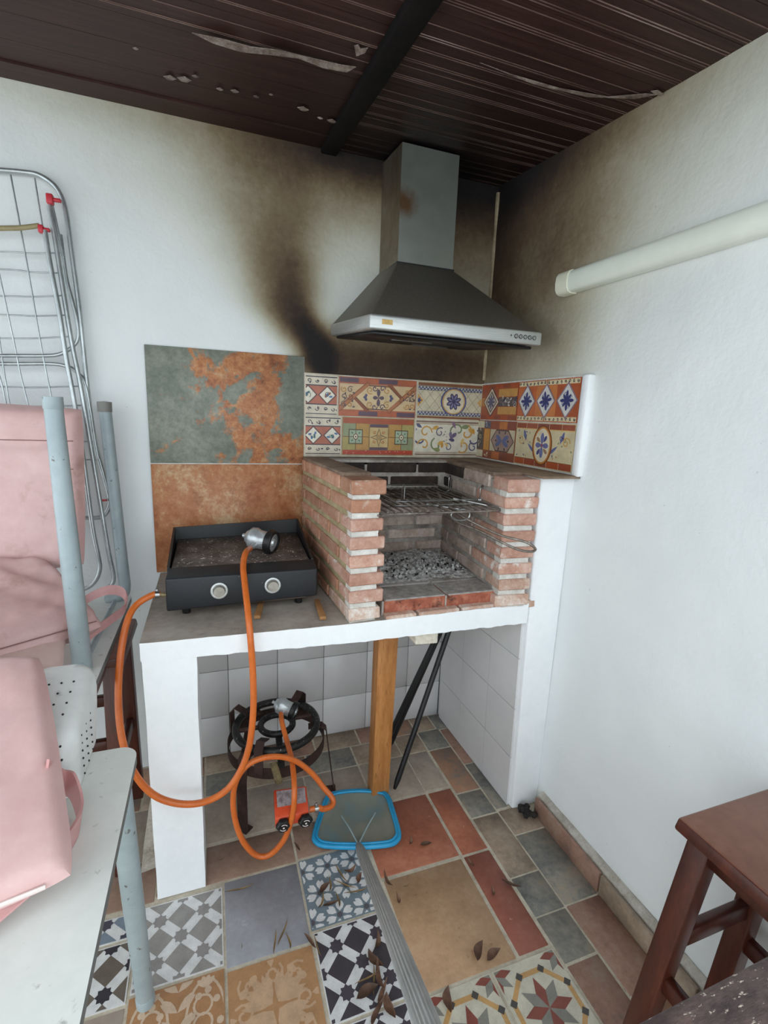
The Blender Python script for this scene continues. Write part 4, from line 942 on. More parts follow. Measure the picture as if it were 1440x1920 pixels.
# ------------------------------------------------------------------ fluorescent batten
lp = thing('fluorescent_batten', (-.03, -1.1, 1.87), 'long off-white fluorescent light batten, switched off, on the right wall', 'light')
def halfround(bm, y0, y1, R, dz, mi=0, n=12):
    L = []
    for y_ in (y0, y1):
        zc_ = 1.882+.014*(y_+.5)
        q_ = [(-.002, -1), (-.026, -1), (-.036, -.86), (-.042, -.55), (-.044, 0), (-.042, .55), (-.036, .86), (-.026, 1), (-.002, 1)]
        L.append([bm.verts.new((a*(1.0 if R < .035 else 1.07), y_, zc_+b*R)) for a, b in q_])
    m_ = len(L[0])
    for i in range(m_): f_ = bm.faces.new((L[0][i], L[0][(i+1) % m_], L[1][(i+1) % m_], L[1][i])); f_.smooth = 0 < i < m_-2
    for l_ in L: bm.faces.new(l_)
bm = B(); halfround(bm, -.535, -1.80, .033, 0); obj('diffuser', bm, m_lamp, lp)
for y0, y1 in ((-.485, -.540), (-1.795, -1.85)):
    bm = B(); halfround(bm, y0, y1, .036, 0); obj('end_cap', bm, m_lampcap, lp)
# ------------------------------------------------------------------ table-top griddle
pl = thing('gas_griddle', (-1.05, -.3, .823), 'black table-top gas griddle with greasy speckled plate and two steel knobs', 'griddle')
gx0, gx1, gyf, gyb = -1.274, -.833, -.485, -.115
def gz(y): return (y+.485)*.03
bm = B(); hexa(bm, [(gx0, gyf, .853), (gx1, gyf, .862), (gx1+.004, gyb, .865), (gx0+.004, gyb, .858), (gx0, gyf, .952), (gx1, gyf, .952), (gx1+.004, gyf+.075, .962), (gx0+.004, gyf+.075, .962)], 0, .006, 3)
box(bm, (gx0+.012, gyf+.05, .857), (gx1-.012, gyb, .944), 0, .003)
obj('body', bm, m_plancha, pl)
bm = B(); hexa(bm, [(gx0+.012, gyf+.07, .944), (gx1-.012, gyf+.07, .944), (gx1-.008, gyb-.012, .944), (gx0+.016, gyb-.012, .944), (gx0+.012, gyf+.07, .9605), (gx1-.012, gyf+.07, .9605), (gx1-.008, gyb-.012, .984), (gx0+.016, gyb-.012, .976)], 0, .002); obj('hotplate', bm, m_plate, pl)
bm = B()
hexa(bm, [(gx0+.002, gyb-.012, .87), (gx1, gyb-.012, .87), (gx1, gyb, .87), (gx0+.002, gyb, .87), (gx0+.002, gyb-.004, 1.018), (gx1, gyb-.004, 1.034), (gx1, gyb+.002, 1.034), (gx0+.002, gyb+.002, 1.018)])
for xx in (gx0+.001, gx1-.007):
    hexa(bm, [(xx, gyf+.07, .88), (xx+.007, gyf+.07, .88), (xx+.007, gyb, .88), (xx, gyb, .88), (xx, gyf+.07, .966), (xx+.007, gyf+.07, .966), (xx+.007, gyb, 1.018 if xx < -1.1 else 1.034), (xx, gyb, 1.018 if xx < -1.1 else 1.034)])
obj('splash_guard', bm, m_black, pl)
bm = B(); box(bm, (gx0+.04, gyf+.03, .846), (gx1-.03, gyb-.02, .853), 0, .002); obj('base_tray', bm, mat('tray_steel', '#8a7a70', rough=.4, metal=.7), pl)
for xx in (gx0+.05, gx1-.05):
    for yy in (gyf+.06, gyb-.05): bm = B(); lathe(bm, [(0, .8225), (.012, .8225), (.014, .85), (0, .85)], 12, Matrix.Translation((xx, yy, 0))); obj('foot', bm, m_rubber, pl)
for px in (411, 511):
    p = P(px, 1107 if px == 411 else 1097, 1, gyf-.001); M = axis(p, (0, -1, .06))
    bm = B(); lathe(bm, [(.017, .001), (.0245, .001), (.0245, .006), (.021, .0075), (.017, .006)], 28, M); kb = obj('knob', bm, m_steel, pl)
    bm = B(); lathe(bm, [(0, .0), (.0165, .0), (.0165, .018), (.0155, .021), (0, .0215)], 24, M); obj('knob_cap', bm, mat('worn_knob_cap', [(.3, '#8b857c'), (.7, '#aaa49a')], 40, rough=.5, metal=.4), kb)
bm = B(); tube(bm, [(gx0, -.455, .895), (gx0-.020, -.455, .897)], .006, 10); obj('gas_inlet', bm, m_beigep, pl)
# sticks under the griddle
for (a, b, lbl) in (((482, 1158), (490, 1130), 'small wooden wedge under the front edge of the griddle near its middle'), ((606, 1160), (592, 1122), 'rounded wooden stick poking out at the right corner of the griddle')):
    p, q = P(*a, 2, .833), P(*b, 2, .833); d = (q-p).normalized(); s = Vector((d.y, -d.x, 0)); q = p+d*.14
    bm = B(); hexa(bm, [p-s*.010+Vector((0, 0, -.0055)), p+s*.010+Vector((0, 0, -.0055)), q+s*.008+Vector((0, 0, -.0055)), q-s*.008+Vector((0, 0, -.0055)), p-s*.010+Vector((0, 0, .006)), p+s*.010+Vector((0, 0, .006)), q+s*.008+Vector((0, 0, .008)), q-s*.008+Vector((0, 0, .008))], 0, .003, 2)
    tag(obj('wooden_wedge', bm, m_peg), lbl, 'wedge', 'wooden wedges under the griddle')
# ------------------------------------------------------------------ gas hoses with regulators
def regulator(parent, c, d, stem, sc=1.22):
    M = axis(c, d) @ Matrix.Scale(sc, 4)
    bm = B(); lathe(bm, [(0, -.036), (.013, -.036), (.017, -.030), (.0235, -.024), (.0245, -.014), (.0215, -.006), (.0205, .012), (.024, .018), (.024, .022), (0, .022)], 26, M)
    rg = obj('regulator', bm, m_alu, parent)
    bm = B(); lathe(bm, [(.020, .016), (.0265, .017), (.028, .022), (.0265, .027), (.0275, .030), (.025, .033), (.021, .033), (.021, .028), (.020, .024)], 26, M); obj('rubber_rim', bm, m_rubber, rg)
    bm = B(); lathe(bm, [(0, .022), (.021, .022), (.021, .029), (.010, .030), (.008, .034), (0, .034)], 20, M); obj('valve_face', bm, m_alu, rg)
    bm = B(); lathe(bm, [(0, -.046), (.005, -.046), (.005, -.036), (0, -.036)], 10, M); obj('vent_stub', bm, m_alu, rg)
    bm = B(); tube(bm, [c, stem], .0075, 10); obj('outlet', bm, m_alu, rg)
    return rg
hs = thing('gas_hose', (-1.2, -.65, .3), 'long orange gas hose looping from the griddle side, its silver regulator on the hotplate', 'hose')
rc = P(490, 1012, 2, 1.008); stem = P(469, 1028, 2, .992)
regulator(hs, rc, (.80, -.56, -.12), stem, 1.5)
path = [(gx0-.018, -.455, .897), (gx0-.035, -.458, .899)]
path += [P(255, 1135, 1, -.48), P(237, 1170, 1, -.52), P(225, 1240, 1, -.57), P(222, 1320, 1, -.60), P(230, 1390, 1, -.63), P(250, 1446, 1, -.645), P(285, 1488, 1, -.65), P(330, 1506, 1, -.655), P(378, 1505, 1, -.66), P(420, 1485, 1, -.665), P(448, 1450, 1, -.665), P(467, 1400, 1, -.665), P(475, 1330, 1, -.665), P(474, 1260, 1, -.66), P(469, 1190, 1, -.655), P(464, 1140, 1, -.61), P(459, 1095, 1, -.545), P(456, 1062, 1, -.49), P(460, 1038, 1, -.43), stem]
bm = B(); tube(bm, crom(path, 7), .0092, 12); obj('tube', bm, m_hose, hs)
for q in (.3, ):
    bm = B(); p0, p1 = Vector(path[0]), Vector(path[1]); d = (p1-p0).normalized(); lathe(bm, [(.0095, -.006), (.0115, -.006), (.0115, .006), (.0095, .006)], 16, axis(p0+d*.008, d)); box(bm, (-.004, -.004, .008), (.004, .004, .017), 0, .001, 1, Matrix.Translation(p0+d*.008)); obj('hose_clamp', bm, m_chrome, hs)
# burner
bu = thing('gas_ring_burner', (-.94, -.30, 0), 'black double-ring gas burner on a rusty three-legged stand under the worktop', 'burner')
bc = Vector((-.940, -.300, 0)); RZ = .300
def ring(r, z, rad, m, nm):
    bm = B(); tube(bm, [bc+Vector((r*cos(a*2*pi/48), r*sin(a*2*pi/48), z)) for a in range(48)], rad, 10, 0, True); return obj(nm, bm, m, bu)
ring(.146, RZ, .0135, m_ring, 'outer_ring'); ring(.058, RZ, .0118, m_ring, 'inner_ring')
bm = B(); n = 48; L = []
for k in range(n):
    a = 2*pi*k/n; L.append([bm.verts.new(bc+Vector((r*cos(a), r*sin(a), z))) for r, z in ((.172, .215), (.175, .215), (.175, .255), (.172, .255))])
for k in range(n):
    for e in range(4): bm.faces.new((L[k][e], L[k][(e+1) % 4], L[(k+1) % n][(e+1) % 4], L[(k+1) % n][e]))
obj('stand_band', bm, m_iron, bu)
for ang, fr in ((-2.36, .196), (-.17, .222), (2.05, .25)):
    d = Vector((cos(ang), sin(ang), 0)); s = Vector((-d.y, d.x, 0)); w = .021 if ang < -2 else .0165
    bm = B(); pts = [bc+d*.115+Vector((0, 0, .282)), bc+d*.165+Vector((0, 0, .286)), bc+d*.181+Vector((0, 0, .270)), bc+d*.190+Vector((0, 0, .2)), bc+d*(fr-.008)+Vector((0, 0, .012)), bc+d*fr+Vector((0, 0, .004)), bc+d*(fr-.035)+Vector((0, 0, .003))]
    ribbon(bm, pts, s*w*2, .002); obj('leg', bm, m_iron, bu)
for ang in (.85, 2.6, -1.2 if 0 else 2.05+2.2):
    d = Vector((cos(ang), sin(ang), 0)); s = Vector((-d.y, d.x, 0))
    bm = B(); pts = [bc+d*.178+Vector((0, 0, .225)), bc+d*.180+Vector((0, 0, .325)), bc+d*.160+Vector((0, 0, .345)), bc+d*.115+Vector((0, 0, .325))]
    ribbon(bm, pts, s*.030, .002); obj('pan_rest', bm, m_iron, bu)
bm = B(); tube(bm, [bc+Vector((-.058, 0, RZ)), bc+Vector((-.146, 0.0, RZ))], .008, 8); obj('bridge', bm, m_iron, bu)
bm = B(); tube(bm, [bc+Vector((.058, .02, RZ)), bc+Vector((.146, .02, RZ-.002))], .008, 8); obj('bridge', bm, m_iron, bu)
pA, pB = bc+Vector((-.005, -.140, RZ-.008)), Vector((-.953, -.548, .252))
bm = B(); tube(bm, [bc+Vector((0, -.05, RZ-.012)), bc+Vector((-.002, -.1, RZ-.02)), pA+Vector((0, 0, -.012)), pA.lerp(pB, .45)], .012, 10); obj('mixing_tube', bm, m_ring, bu)
bm = B(); tube(bm, [pA.lerp(pB, .30)+Vector((-.024, 0, -.006)), pB+Vector((-.010, 0.012, 0))], .0125, 12); obj('jet_sleeve', bm, m_beigep, bu)
# valve box
c0, c1, c2, c3 = P(513, 1481, 2, .262), P(574, 1473, 2, .262), P(579, 1522, 2, .238), P(516, 1535, 2, .238)
nn = Vector((0, 0, -.034))
bm = B(); hexa(bm, [c3+nn, c2+nn, c1+nn, c0+nn, c3, c2, c1, c0], 0, .002); vb = obj('valve_box', bm, m_orange, bu)
def lerp4(u, v): return c3.lerp(c2, u).lerp(c0.lerp(c1, u), v)
nu = (c2-c3).cross(c0-c3).normalized()
for u0, u1 in ((.08, .60), (.66, .95)):
    bm = B(); q = [lerp4(u0, .36), lerp4(u1, .36), lerp4(u1, .93), lerp4(u0, .93)]; hexa(bm, [p for p in q]+[p+nu*.0009 for p in q]); obj('label_plate', bm, m_label, vb)
for u in (.22, .88):
    base = lerp4(u, 0)+Vector((0, .002, -.018)); M = axis(base, (0.02, -1, -.12))
    bm = B(); n = 24; prof = [(.014, 0), (.0195, .006), (.0205, .016), (.017, .021), (0, .022)]
    rings = []
    for r, z in prof:
        if r == 0: rings.append([bm.verts.new(M @ Vector((0, 0, z)))])
        else: rings.append([bm.verts.new(M @ Vector((r*(1+.11*cos(6*2*pi*k/n))*cos(2*pi*k/n), r*(1+.11*cos(6*2*pi*k/n))*sin(2*pi*k/n), z))) for k in range(n)])
    for A_, C_ in zip(rings, rings[1:]):
        for k in range(n):
            f_ = bm.faces.new((A_[k], A_[(k+1) % n], C_[(k+1) % n], C_[k]) if len(C_) > 1 else (A_[k], A_[(k+1) % n], C_[0])); f_.smooth = True
    bm.faces.new(rings[0][::-1]); kn = obj('knob', bm, m_rubber, vb)
    bm = B()
    for a0, a1 in ((.4, 2.2), (3.5, 5.3)): tube(bm, [M @ Vector((.011*cos(a0+(a1-a0)*i/8), .011*sin(a0+(a1-a0)*i/8), .0218)) for i in range(9)], .0011, 5)
    lathe(bm, [(0, .022), (.003, .022), (.003, .023), (0, .023)], 8, M); obj('knob_mark', bm, m_pip, kn) if False else obj('knob_mark', bm, m_pip, vb)
# second hose
h2 = thing('gas_hose', (-.95, -.6, .05), 'orange gas hose coiled on the floor in front of the black gas ring burner', 'hose')
rc = P(537, 1327, 1, -.325); stem = P(527, 1338, 1, -.350)
regulator(h2, rc, (.80, -.50, -.25), stem)
inl = lerp4(1, .25)+Vector((.004, 0, -.018))
path = [stem, P(529, 1356, 1, -.40), P(538, 1390, 1, -.46), P(547, 1425, 1, -.56), P(552, 1480, 1, -.66), P(548, 1530, 1, -.675), P(532, 1575, 1, -.66), P(505, 1603, 1, -.635), P(478, 1602, 1, -.625), P(452, 1570, 1, -.62), P(438, 1520, 1, -.62), P(441, 1470, 1, -.62), P(465, 1434, 1, -.61), P(505, 1419, 1, -.60), P(548, 1424, 1, -.59), P(583, 1448, 1, -.585), P(608, 1478, 1, -.60), P(624, 1498, 1, -.62), P(622, 1511, 1, -.635), P(606, 1517, 1, -.645), inl+Vector((.03, -.002, 0)), inl]
bm = B(); tube(bm, crom(path, 7), .0085, 12); obj('tube', bm, m_hose, h2)
bm = B(); lathe(bm, [(.0088, -.006), (.011, -.006), (.011, .006), (.0088, .006)], 16, axis(inl+Vector((.022, -.002, 0)), (1, 0, 0))); box(bm, (-.004, -.004, .008), (.004, .004, .018), 0, .001, 1, Matrix.Translation(inl+Vector((.022, 0, 0)))); obj('hose_clamp', bm, m_chrome, h2)
# ------------------------------------------------------------------ black folded tripod legs
tr = thing('folded_tripod', (-.50, -.40, 0), 'bundle of thin black metal tripod legs leaning behind the wooden post', 'tripod')
hub = P(840, 1190, 1, -.33)+Vector((.012, .03, .06)); hub = Vector((hub.x, hub.y, min(hub.z, .735)))
feet = [Vector((-.505, -.416, .012)), P(712, 1430, 2, .01)+Vector((0, .02, 0)), P(728, 1408, 2, .01)+Vector((.01, .02, 0))]
offs = [Vector((.016, -.012, 0)), Vector((-.014, -.004, 0)), Vector((.002, .012, 0))]
for f_, o_ in zip(feet, offs):
    bm = B(); tube(bm, [f_, f_.lerp(hub+o_, .05), hub+o_], [.006, .0112, .0112], 12); obj('leg', bm, m_black, tr)
bm = B(); lathe(bm, [(0, -.02), (.024, -.02), (.026, .0), (.02, .02), (0, .022)], 14, axis(hub, hub-feet[0])); obj('hub', bm, m_rubber, tr)
# ------------------------------------------------------------------ pool leaf skimmer
sk = thing('pool_skimmer', (-.68, -.52, 0), 'blue-framed pool leaf skimmer net on the tiles with its ribbed aluminium pole slanting up', 'skimmer')
rim_px = [(632, 1487), (672, 1483), (712, 1486), (727, 1494), (738, 1525), (748, 1562), (744, 1576), (728, 1584), (672, 1588), (612, 1586), (592, 1578), (590, 1562), (603, 1522), (614, 1495)]
rimp = [P(x, y, 2, .020) for x, y in rim_px]
bm = B(); tube(bm, crom(rimp, 4, True), .0085, 10, 0, True); obj('rim', bm, m_blue, sk)
inner = crom(rimp, 4, True); cen = sum(inner, Vector())/len(inner)
inr = [p.lerp(cen, .06) for p in inner]
bm = B(); tube(bm, [p+Vector((0, 0, .006)) for p in inr], .0045, 8, 0, True); obj('inner_rim', bm, m_blue, sk)
g = NG('fine_grey_mesh'); v = g.mapping()
c = g.ramp(g.noise(v, 7, 6), [(.32, '#6d8b91'), (.5, '#84897f'), (.7, '#9a988a')]); chk = g.n('TexChecker'); chk.inputs['Scale'].default_value = 900; g.l(v, chk.inputs[0])
g.l(g.math('ADD', g.math('MULTIPLY', chk.outputs['Fac'], .25), .72), g.b.inputs['Alpha']); m_mesh = g.out(c, .7)
bm = B(); ce = bm.verts.new((cen.x, cen.y, .008)); rr = [[bm.verts.new(p.lerp(Vector((cen.x, cen.y, .006)), t)+Vector((0, 0, -.006*sin(t*3)))) for p in inr] for t in (0, .3, .65)]
n = len(inr)
for A_, C_ in zip(rr, rr[1:]):
    for k in range(n): bm.faces.new((A_[k], A_[(k+1) % n], C_[(k+1) % n], C_[k])).smooth = True
for k in range(n): bm.faces.new((rr[-1][k], rr[-1][(k+1) % n], ce)).smooth = True
obj('net', bm, m_mesh, sk)
p0 = P(672, 1584, 2, .034)
m_wht = mat('pale_braces', [(.3, '#8ba6ab'), (.7, '#a9bcbd')], 20, rough=.5)
for tx, ty in ((640, 1530), (704, 1524)):
    bm = B(); q = P(tx, ty, 2, .015); tube(bm, crom([p0, p0.lerp(q, .5)+Vector((0, 0, .006)), q], 4), .0025, 6); obj('brace', bm, m_wht, sk)
def PD(px, py, d): return CAM+ray(px, py)*d
p1 = PD(806, 1935, .545); dv = (p1-p0); p1 = p0+dv*1.06
bm = B(); n = 40; L = []
up = Vector((0, 0, 1)); s_ = dv.cross(up).normalized(); u_ = s_.cross(dv).normalized()
for t in lins(0, 1, 12):
    rr_ = .0145 if t > .03 else .008
    L.append([bm.verts.new(p0.lerp(p1, t)+(s_*cos(2*pi*k/n)+u_*sin(2*pi*k/n))*(rr_-.001+(.0020 if k % 2 else 0))) for k in range(n)])
for a, b in zip(L, L[1:]):
    for k in range(n): bm.faces.new((a[k], a[(k+1) % n], b[(k+1) % n], b[k]))
bm.faces.new(L[0]); bm.faces.new(L[-1]); obj('pole', bm, m_alup, sk)
# ------------------------------------------------------------------ clothes drying rack
rk = thing('drying_rack', (-1.75, -.08, .78), 'folded silver wire clothes drying rack leaning on the white back wall', 'drying rack')
def yr(py): return -.022-.055*max(0, min(1, (py-320)/770))
def rp(L, dy=0): return [P(x, y, 1, yr(y)+dy) for x, y in L]
def rt(name, L, r, m=m_galv, dy=0, k=5, sm=True):
    bm = B(); p = rp(L, dy); tube(bm, crom(p, k) if sm else p, r, 8); return obj(name, bm, m, rk)
rt('frame_tube', [(-260, 300), (-100, 312), (0, 319), (45, 323), (72, 328), (98, 344), (114, 366), (124, 400), (135, 478), (146, 560), (153, 620), (161, 700), (170, 780), (182, 845), (196, 895), (205, 930), (205, 950), (195, 966), (178, 971), (120, 971), (0, 974), (-260, 984)], .0075)
rt('wing_tube', [(-260, 668), (0, 667), (80, 667), (112, 664), (136, 650), (146, 632), (144, 600), (134, 560), (124, 520), (113, 440)], .0062, dy=-.006)
rt('wing_tube', [(-260, 676), (0, 682), (90, 682), (122, 686), (142, 696), (158, 716), (168, 760), (176, 815), (184, 860)], .0062, dy=-.004)
rt('leg_tube', [(84, 432), (95, 500), (112, 590), (124, 670), (138, 746), (156, 859), (173, 985), (185, 1046), (187, 1068), (178, 1090), (158, 1104), (110, 1112), (-200, 1122)], .0072, dy=-.032)
rt('leg_tube', [(92, 385), (102, 440), (116, 530), (134, 640), (150, 718), (166, 812), (187, 937), (204, 1036), (213, 1080), (209, 1096), (196, 1104)], .0072, dy=-.022)
rt('strut', [(98, 385), (108, 430), (118, 480)], .004, dy=-.016)
rt('bar_sleeve', [(-260, 432), (0, 428), (40, 427), (74, 423)], .0075, m_tan, -.032)
for L in ([(20, 328), (38, 425), (55, 520), (72, 620), (85, 690), (98, 755), (112, 840)], [(65, 334), (80, 425), (98, 520), (112, 600)], [(-10, 480), (0, 520), (15, 590), (28, 650), (38, 700), (54, 765), (70, 840)], [(-40, 600), (-10, 680), (2, 715), (12, 760), (25, 820)],
          [(-60, 316), (-40, 420), (-20, 520), (-5, 610), (8, 700), (25, 800)], [(-140, 312), (-118, 420), (-95, 540), (-75, 660), (-52, 800)]): rt('wire', L, .0026, dy=-.008)
for y0, x1, y1 in ((472, 114, 474), (505, 110, 512), (555, 118, 554), (590, 123, 591), (634, 131, 631), (725, 155, 724), (760, 152, 760)): rt('wire', [(-260, y0-2), (0, y0), (60, (y0+y1)/2+2), (x1, y1)], .0024, dy=-.004)
for y_ in (828, 862): rt('wire', [(146, y_), (180, y_)], .0024, dy=-.004)
for px, py, s in ((96, 374, 1), (79, 430, .8)):
    p = P(px, py, 1, yr(py)-.03); bm = B(); box(bm, (-.012*s, -.010, -.014*s), (.006*s, .010, .014*s), 0, .003, 2, Matrix.Translation(p)); box(bm, (0, -.006, -.005), (.026*s, .006, .005), 0, .002, 1, Matrix.Translation(p)); obj('clip', bm, m_red, rk)
bm = B(); p = P(197, 938, 1, -.075); box(bm, (-.014, -.004, -.003), (.006, .004, .003), 0, .001, 1, Matrix.Translation(p)); obj('clip', bm, m_red, rk)
# ------------------------------------------------------------------ folding tables (one upright, one upside down)
def rounded_top(bm, x0, x1, y0, y1, z0, z1, r=.035, n=6):
    c = []
    for cx, cy, a in ((x1-r, y1-r, 0), (x0+r, y1-r, pi/2), (x0+r, y0+r, pi), (x1-r, y0+r, 1.5*pi)):
        for i in range(n+1): c.append((cx+r*cos(a+i*pi/2/n), cy+r*sin(a+i*pi/2/n)))
    a = [bm.verts.new((x, y, z0)) for x, y in c]; b = [bm.verts.new((x, y, z1)) for x, y in c]; m = len(c)
    bm.faces.new(a[::-1]).material_index = 0; bm.faces.new(b).material_index = 0
    for i in range(m): bm.faces.new((a[i], a[(i+1) % m], b[(i+1) % m], b[i])).material_index = 1
ft1 = thing('folding_table', (-1.62, -1.28, 0), 'off-white topped table with grey pipe legs at the left front, pink cushion on it', 'table')
bm = B(); rounded_top(bm, -2.05, -1.302, -1.72, -.905, .712, .730); obj('table_top', bm, [m_ttop, m_tedge], ft1)
def pipe_leg(parent, top, foot, flare=None, cap=True):
    bm = B(); t_, f_ = Vector(top), Vector(foot); tube(bm, [t_, t_.lerp(f_, .02), t_.lerp(f_, .5), f_], [.012, .023, .0225, .0195], 16); l_ = obj('leg', bm, m_gpaint, parent)
    d = (f_-t_).normalized(); bm = B(); lathe(bm, [(.0195, -.022), (.0212, -.02), (.0212, .006), (0, .006)], 16, axis(f_, d)); obj('foot_cap', bm, m_rubber if not cap else m_gpaint, l_)
for tp, ft_ in (((-1.338, -.945, .712), (-1.330, -.876, .007)), ((-1.34, -1.68, .712), (-1.33, -1.72, .007)), ((-2.0, -.95, .712), (-2.02, -.90, .007)), ((-2.0, -1.68, .712), (-2.02, -1.72, .007))): pipe_leg(ft1, tp, ft_)
bm = B(); tube(bm, [(-1.345, -.97, .70), (-1.345, -1.66, .70)], .010, 8); tube(bm, [(-1.99, -.97, .70), (-1.99, -1.66, .70)], .010, 8); obj('under_frame', bm, m_gpaint, ft1)
ft2 = thing('folding_table', (-1.8, -.38, .733), 'off-white table lying upside down with its grey pipe legs pointing up by the back wall', 'table')
bm = B(); rounded_top(bm, -2.18, -1.428, -.748, -.03, .733, .752, .03); obj('table_top', bm, [m_ttop, m_tedge], ft2)
pipe_leg(ft2, (-1.470, -.585, .745), (-1.478, -.60, 1.441)); pipe_leg(ft2, (-2.14, -.60, .745), (-2.15, -.62, 1.441))
bm = B(); p_ = [Vector(q) for q in ((-1.50, -.085, .758), (-1.452, -.095, .775), (-1.440, -.098, .81), (-1.443, -.100, .9), (-1.462, -.10, 1.44))]
tube(bm, crom(p_, 5), .019, 14); lg = obj('leg', bm, m_gpaint, ft2)
bm = B(); lathe(bm, [(.0195, -.03), (.0215, -.03), (.022, .002), (0, .004)], 16, axis(p_[-1], (0, 0, 1))); obj('foot_cap', bm, mat('dull_grey_cap', '#7d7c76', rough=.5), lg)
bm = B(); tube(bm, [(-1.470, -.56, .765), (-1.470, -.13, .765)], .008, 8); obj('under_frame', bm, m_gpaint, ft2)
bm = B(); box(bm, (-1.463, -.735, .703), (-1.432, -.515, .7328), 0, .004); obj('edge_rail', bm, mat('maroon_rail', [(.3, '#4a2620'), (.7, '#623830')], 9, rough=.4), ft2)
# ------------------------------------------------------------------ pink lounger cushion, folded in three
cu = thing('lounger_cushion', (-1.75, -.6, .76), 'pale pink vinyl lounger cushion folded in three with straps, piled on the tables', 'cushion')
def pad(name, A_, B_, C_, D_, th, m=m_pink, n=18, seams=(), bulge=.5, wr=.004, seed=0, rc=.03):
    # A B C D: corners of the upper face (A-B one edge, D-C the opposite)
    A_, B_, C_, D_ = map(Vector, (A_, B_, C_, D_)); N = (B_-A_).cross(D_-A_).normalized(); bm = B()
    def prof(t): return (1-abs(2*t-1)**5)**.5 if 0 < t < 1 else 0
    top, bot = [], []
    for i in range(n+1):
        r1, r2 = [], []
        for j in range(n+1):
            a = 1-cos(pi*i/n)-1; b = 1-cos(pi*j/n)-1
            a = .6*a+.4*(2*i/n-1); b = .6*b+.4*(2*j/n-1)
            a, b = a*(1-rc*abs(b)**9), b*(1-rc*abs(a)**9)
            u, v = (a+1)/2, (b+1)/2; p = A_.lerp(B_, u).lerp(D_.lerp(C_, u), v)
            e = prof(i/n)*prof(j/n); ed = i in (0, n) or j in (0, n)
            k = th/2*(.42+.58*e)
            for sv in seams: k -= th*.13*math.exp(-((v-sv)/.016)**2)
            q = wr*noise.noise(Vector((u*5+seed, v*5, seed*.7)))*e+wr*.6*noise.noise(Vector((u*13+seed, v*9, seed)))*e
            c_ = p-N*th/2
            r1.append(bm.verts.new(c_+N*(k+q))); r2.append(bm.verts.new(c_-N*k))
        top.append(r1); bot.append(r2)
    for G_, fl in ((top, 0), (bot, 1)):
        for i in range(n):
            for j in range(n):
                q = [G_[i][j], G_[i+1][j], G_[i+1][j+1], G_[i][j+1]]; bm.faces.new(q[::-1] if fl else q).smooth = True
    loop = [(i, 0) for i in range(n)]+[(n, j) for j in range(n)]+[(i, n) for i in range(n, 0, -1)]+[(0, j) for j in range(n, 0, -1)]
    mid = []
    for (i, j) in loop:
        ct = (top[i][j].co+bot[i][j].co)/2; cc = (A_+B_+C_+D_)/4-N*th/2; d_ = (ct-cc).normalized()*th*.16; mid.append(bm.verts.new(ct+d_))
    for k in range(len(loop)):
        (i, j), (i2, j2) = loop[k], loop[(k+1) % len(loop)]; m1, m2 = mid[k], mid[(k+1) % len(loop)]
        bm.faces.new((top[i][j], top[i2][j2], m2, m1)).smooth = True; bm.faces.new((m1, m2, bot[i2][j2], bot[i][j])).smooth = True
    return bm, N, (A_, B_, C_, D_)
def edge_line(pp, ee, m, parent, nm, r=.0028):
    bm = B(); tube(bm, pp, r, 6); obj(nm, bm, m, parent)
# back panel (stands upright behind the grey leg)
a, b = Vector((-2.05, -.24, 1.425)), P(143, 768, 1, -.24); c, d = P(147, 1058, 1, -.30), Vector((-2.05, -.31, .93))
bm, N, _ = pad('back', d, c, b, a, .075, n=26, seams=(.62, .80), seed=1, rc=.012); bk = obj('back_panel', bm, m_pink, cu)
for t_ in (.62, .80): edge_line([Vector(d).lerp(a, t_).lerp(Vector(c).lerp(b, t_), u)+N*-.0065 for u in lins(.02, .98, 14)], 0, m_thread, bk, 'seam', .0014)
# middle panel (seat)
f_r = P(190, 1148, 1, -.50); b_r = P(92, 1040, 1, -.305); f_l = P(-190, 1252, 1, -.76); b_l = P(-260, 1036, 1, -.30)
bm, N, _ = pad('seat', f_l, f_r, b_r, b_l, .085, n=30, seed=4, wr=.014); st_ = obj('middle_panel', bm, m_pink, cu)
edge_line([f_l.lerp(f_r, u)-N*.022+(f_l-b_l).normalized()*.004 for u in lins(.03, .97, 16)], 0, m_thread, st_, 'seam', .0016)
# front panel lying towards the viewer over the upright table
tr_ = P(66, 1214, 2, .985); br_ = P(128, 1618, 2, .815); tl_ = tr_+Vector((-.34, -.02, .0)); bl_ = br_+Vector((-.42, -.10, 0))
bm, N, _ = pad('front', bl_, br_, tr_, tl_, .066, n=26, seed=8, wr=.006); fp = obj('front_panel', bm, m_pink, cu)
edge_line([bl_.lerp(br_, u)-N*.033+Vector((0, -.009, .004)) for u in lins(.02, .94, 16)], 0, m_pip, fp, 'piping', .0032)
# loose flap under the front edge
bm = B(); e0, e1 = bl_-N*.034, br_-N*.034
q = [e1+Vector((-.03, -.004, -.002)), e1+Vector((-.09, -.035, -.028)), e0+Vector((0, -.09, -.030)), e0]; q2 = [p+Vector((0, 0, .003)) for p in q]
hexa(bm, q+q2); obj('flap', bm, m_pinkd, cu)
# the fold that joins the middle panel to the front one
q = [P(-140, 1262, 1, -.80), P(114, 1264, 1, -.68), P(126, 1172, 1, -.52), P(-140, 1232, 1, -.62)]
q = [Vector((p.x, p.y, max(p.z, .785))) for p in q]
bm, N, _ = pad('fold', q[0], q[1], q[2], q[3], .022, n=14, seed=12, wr=.006); obj('fold', bm, mat('beige_pink_fold_vinyl', [(.3, '#c9a79f'), (.7, '#d8bab2')], 6, rough=.45), cu)  # the fold's vinyl is pinkish beige in itself
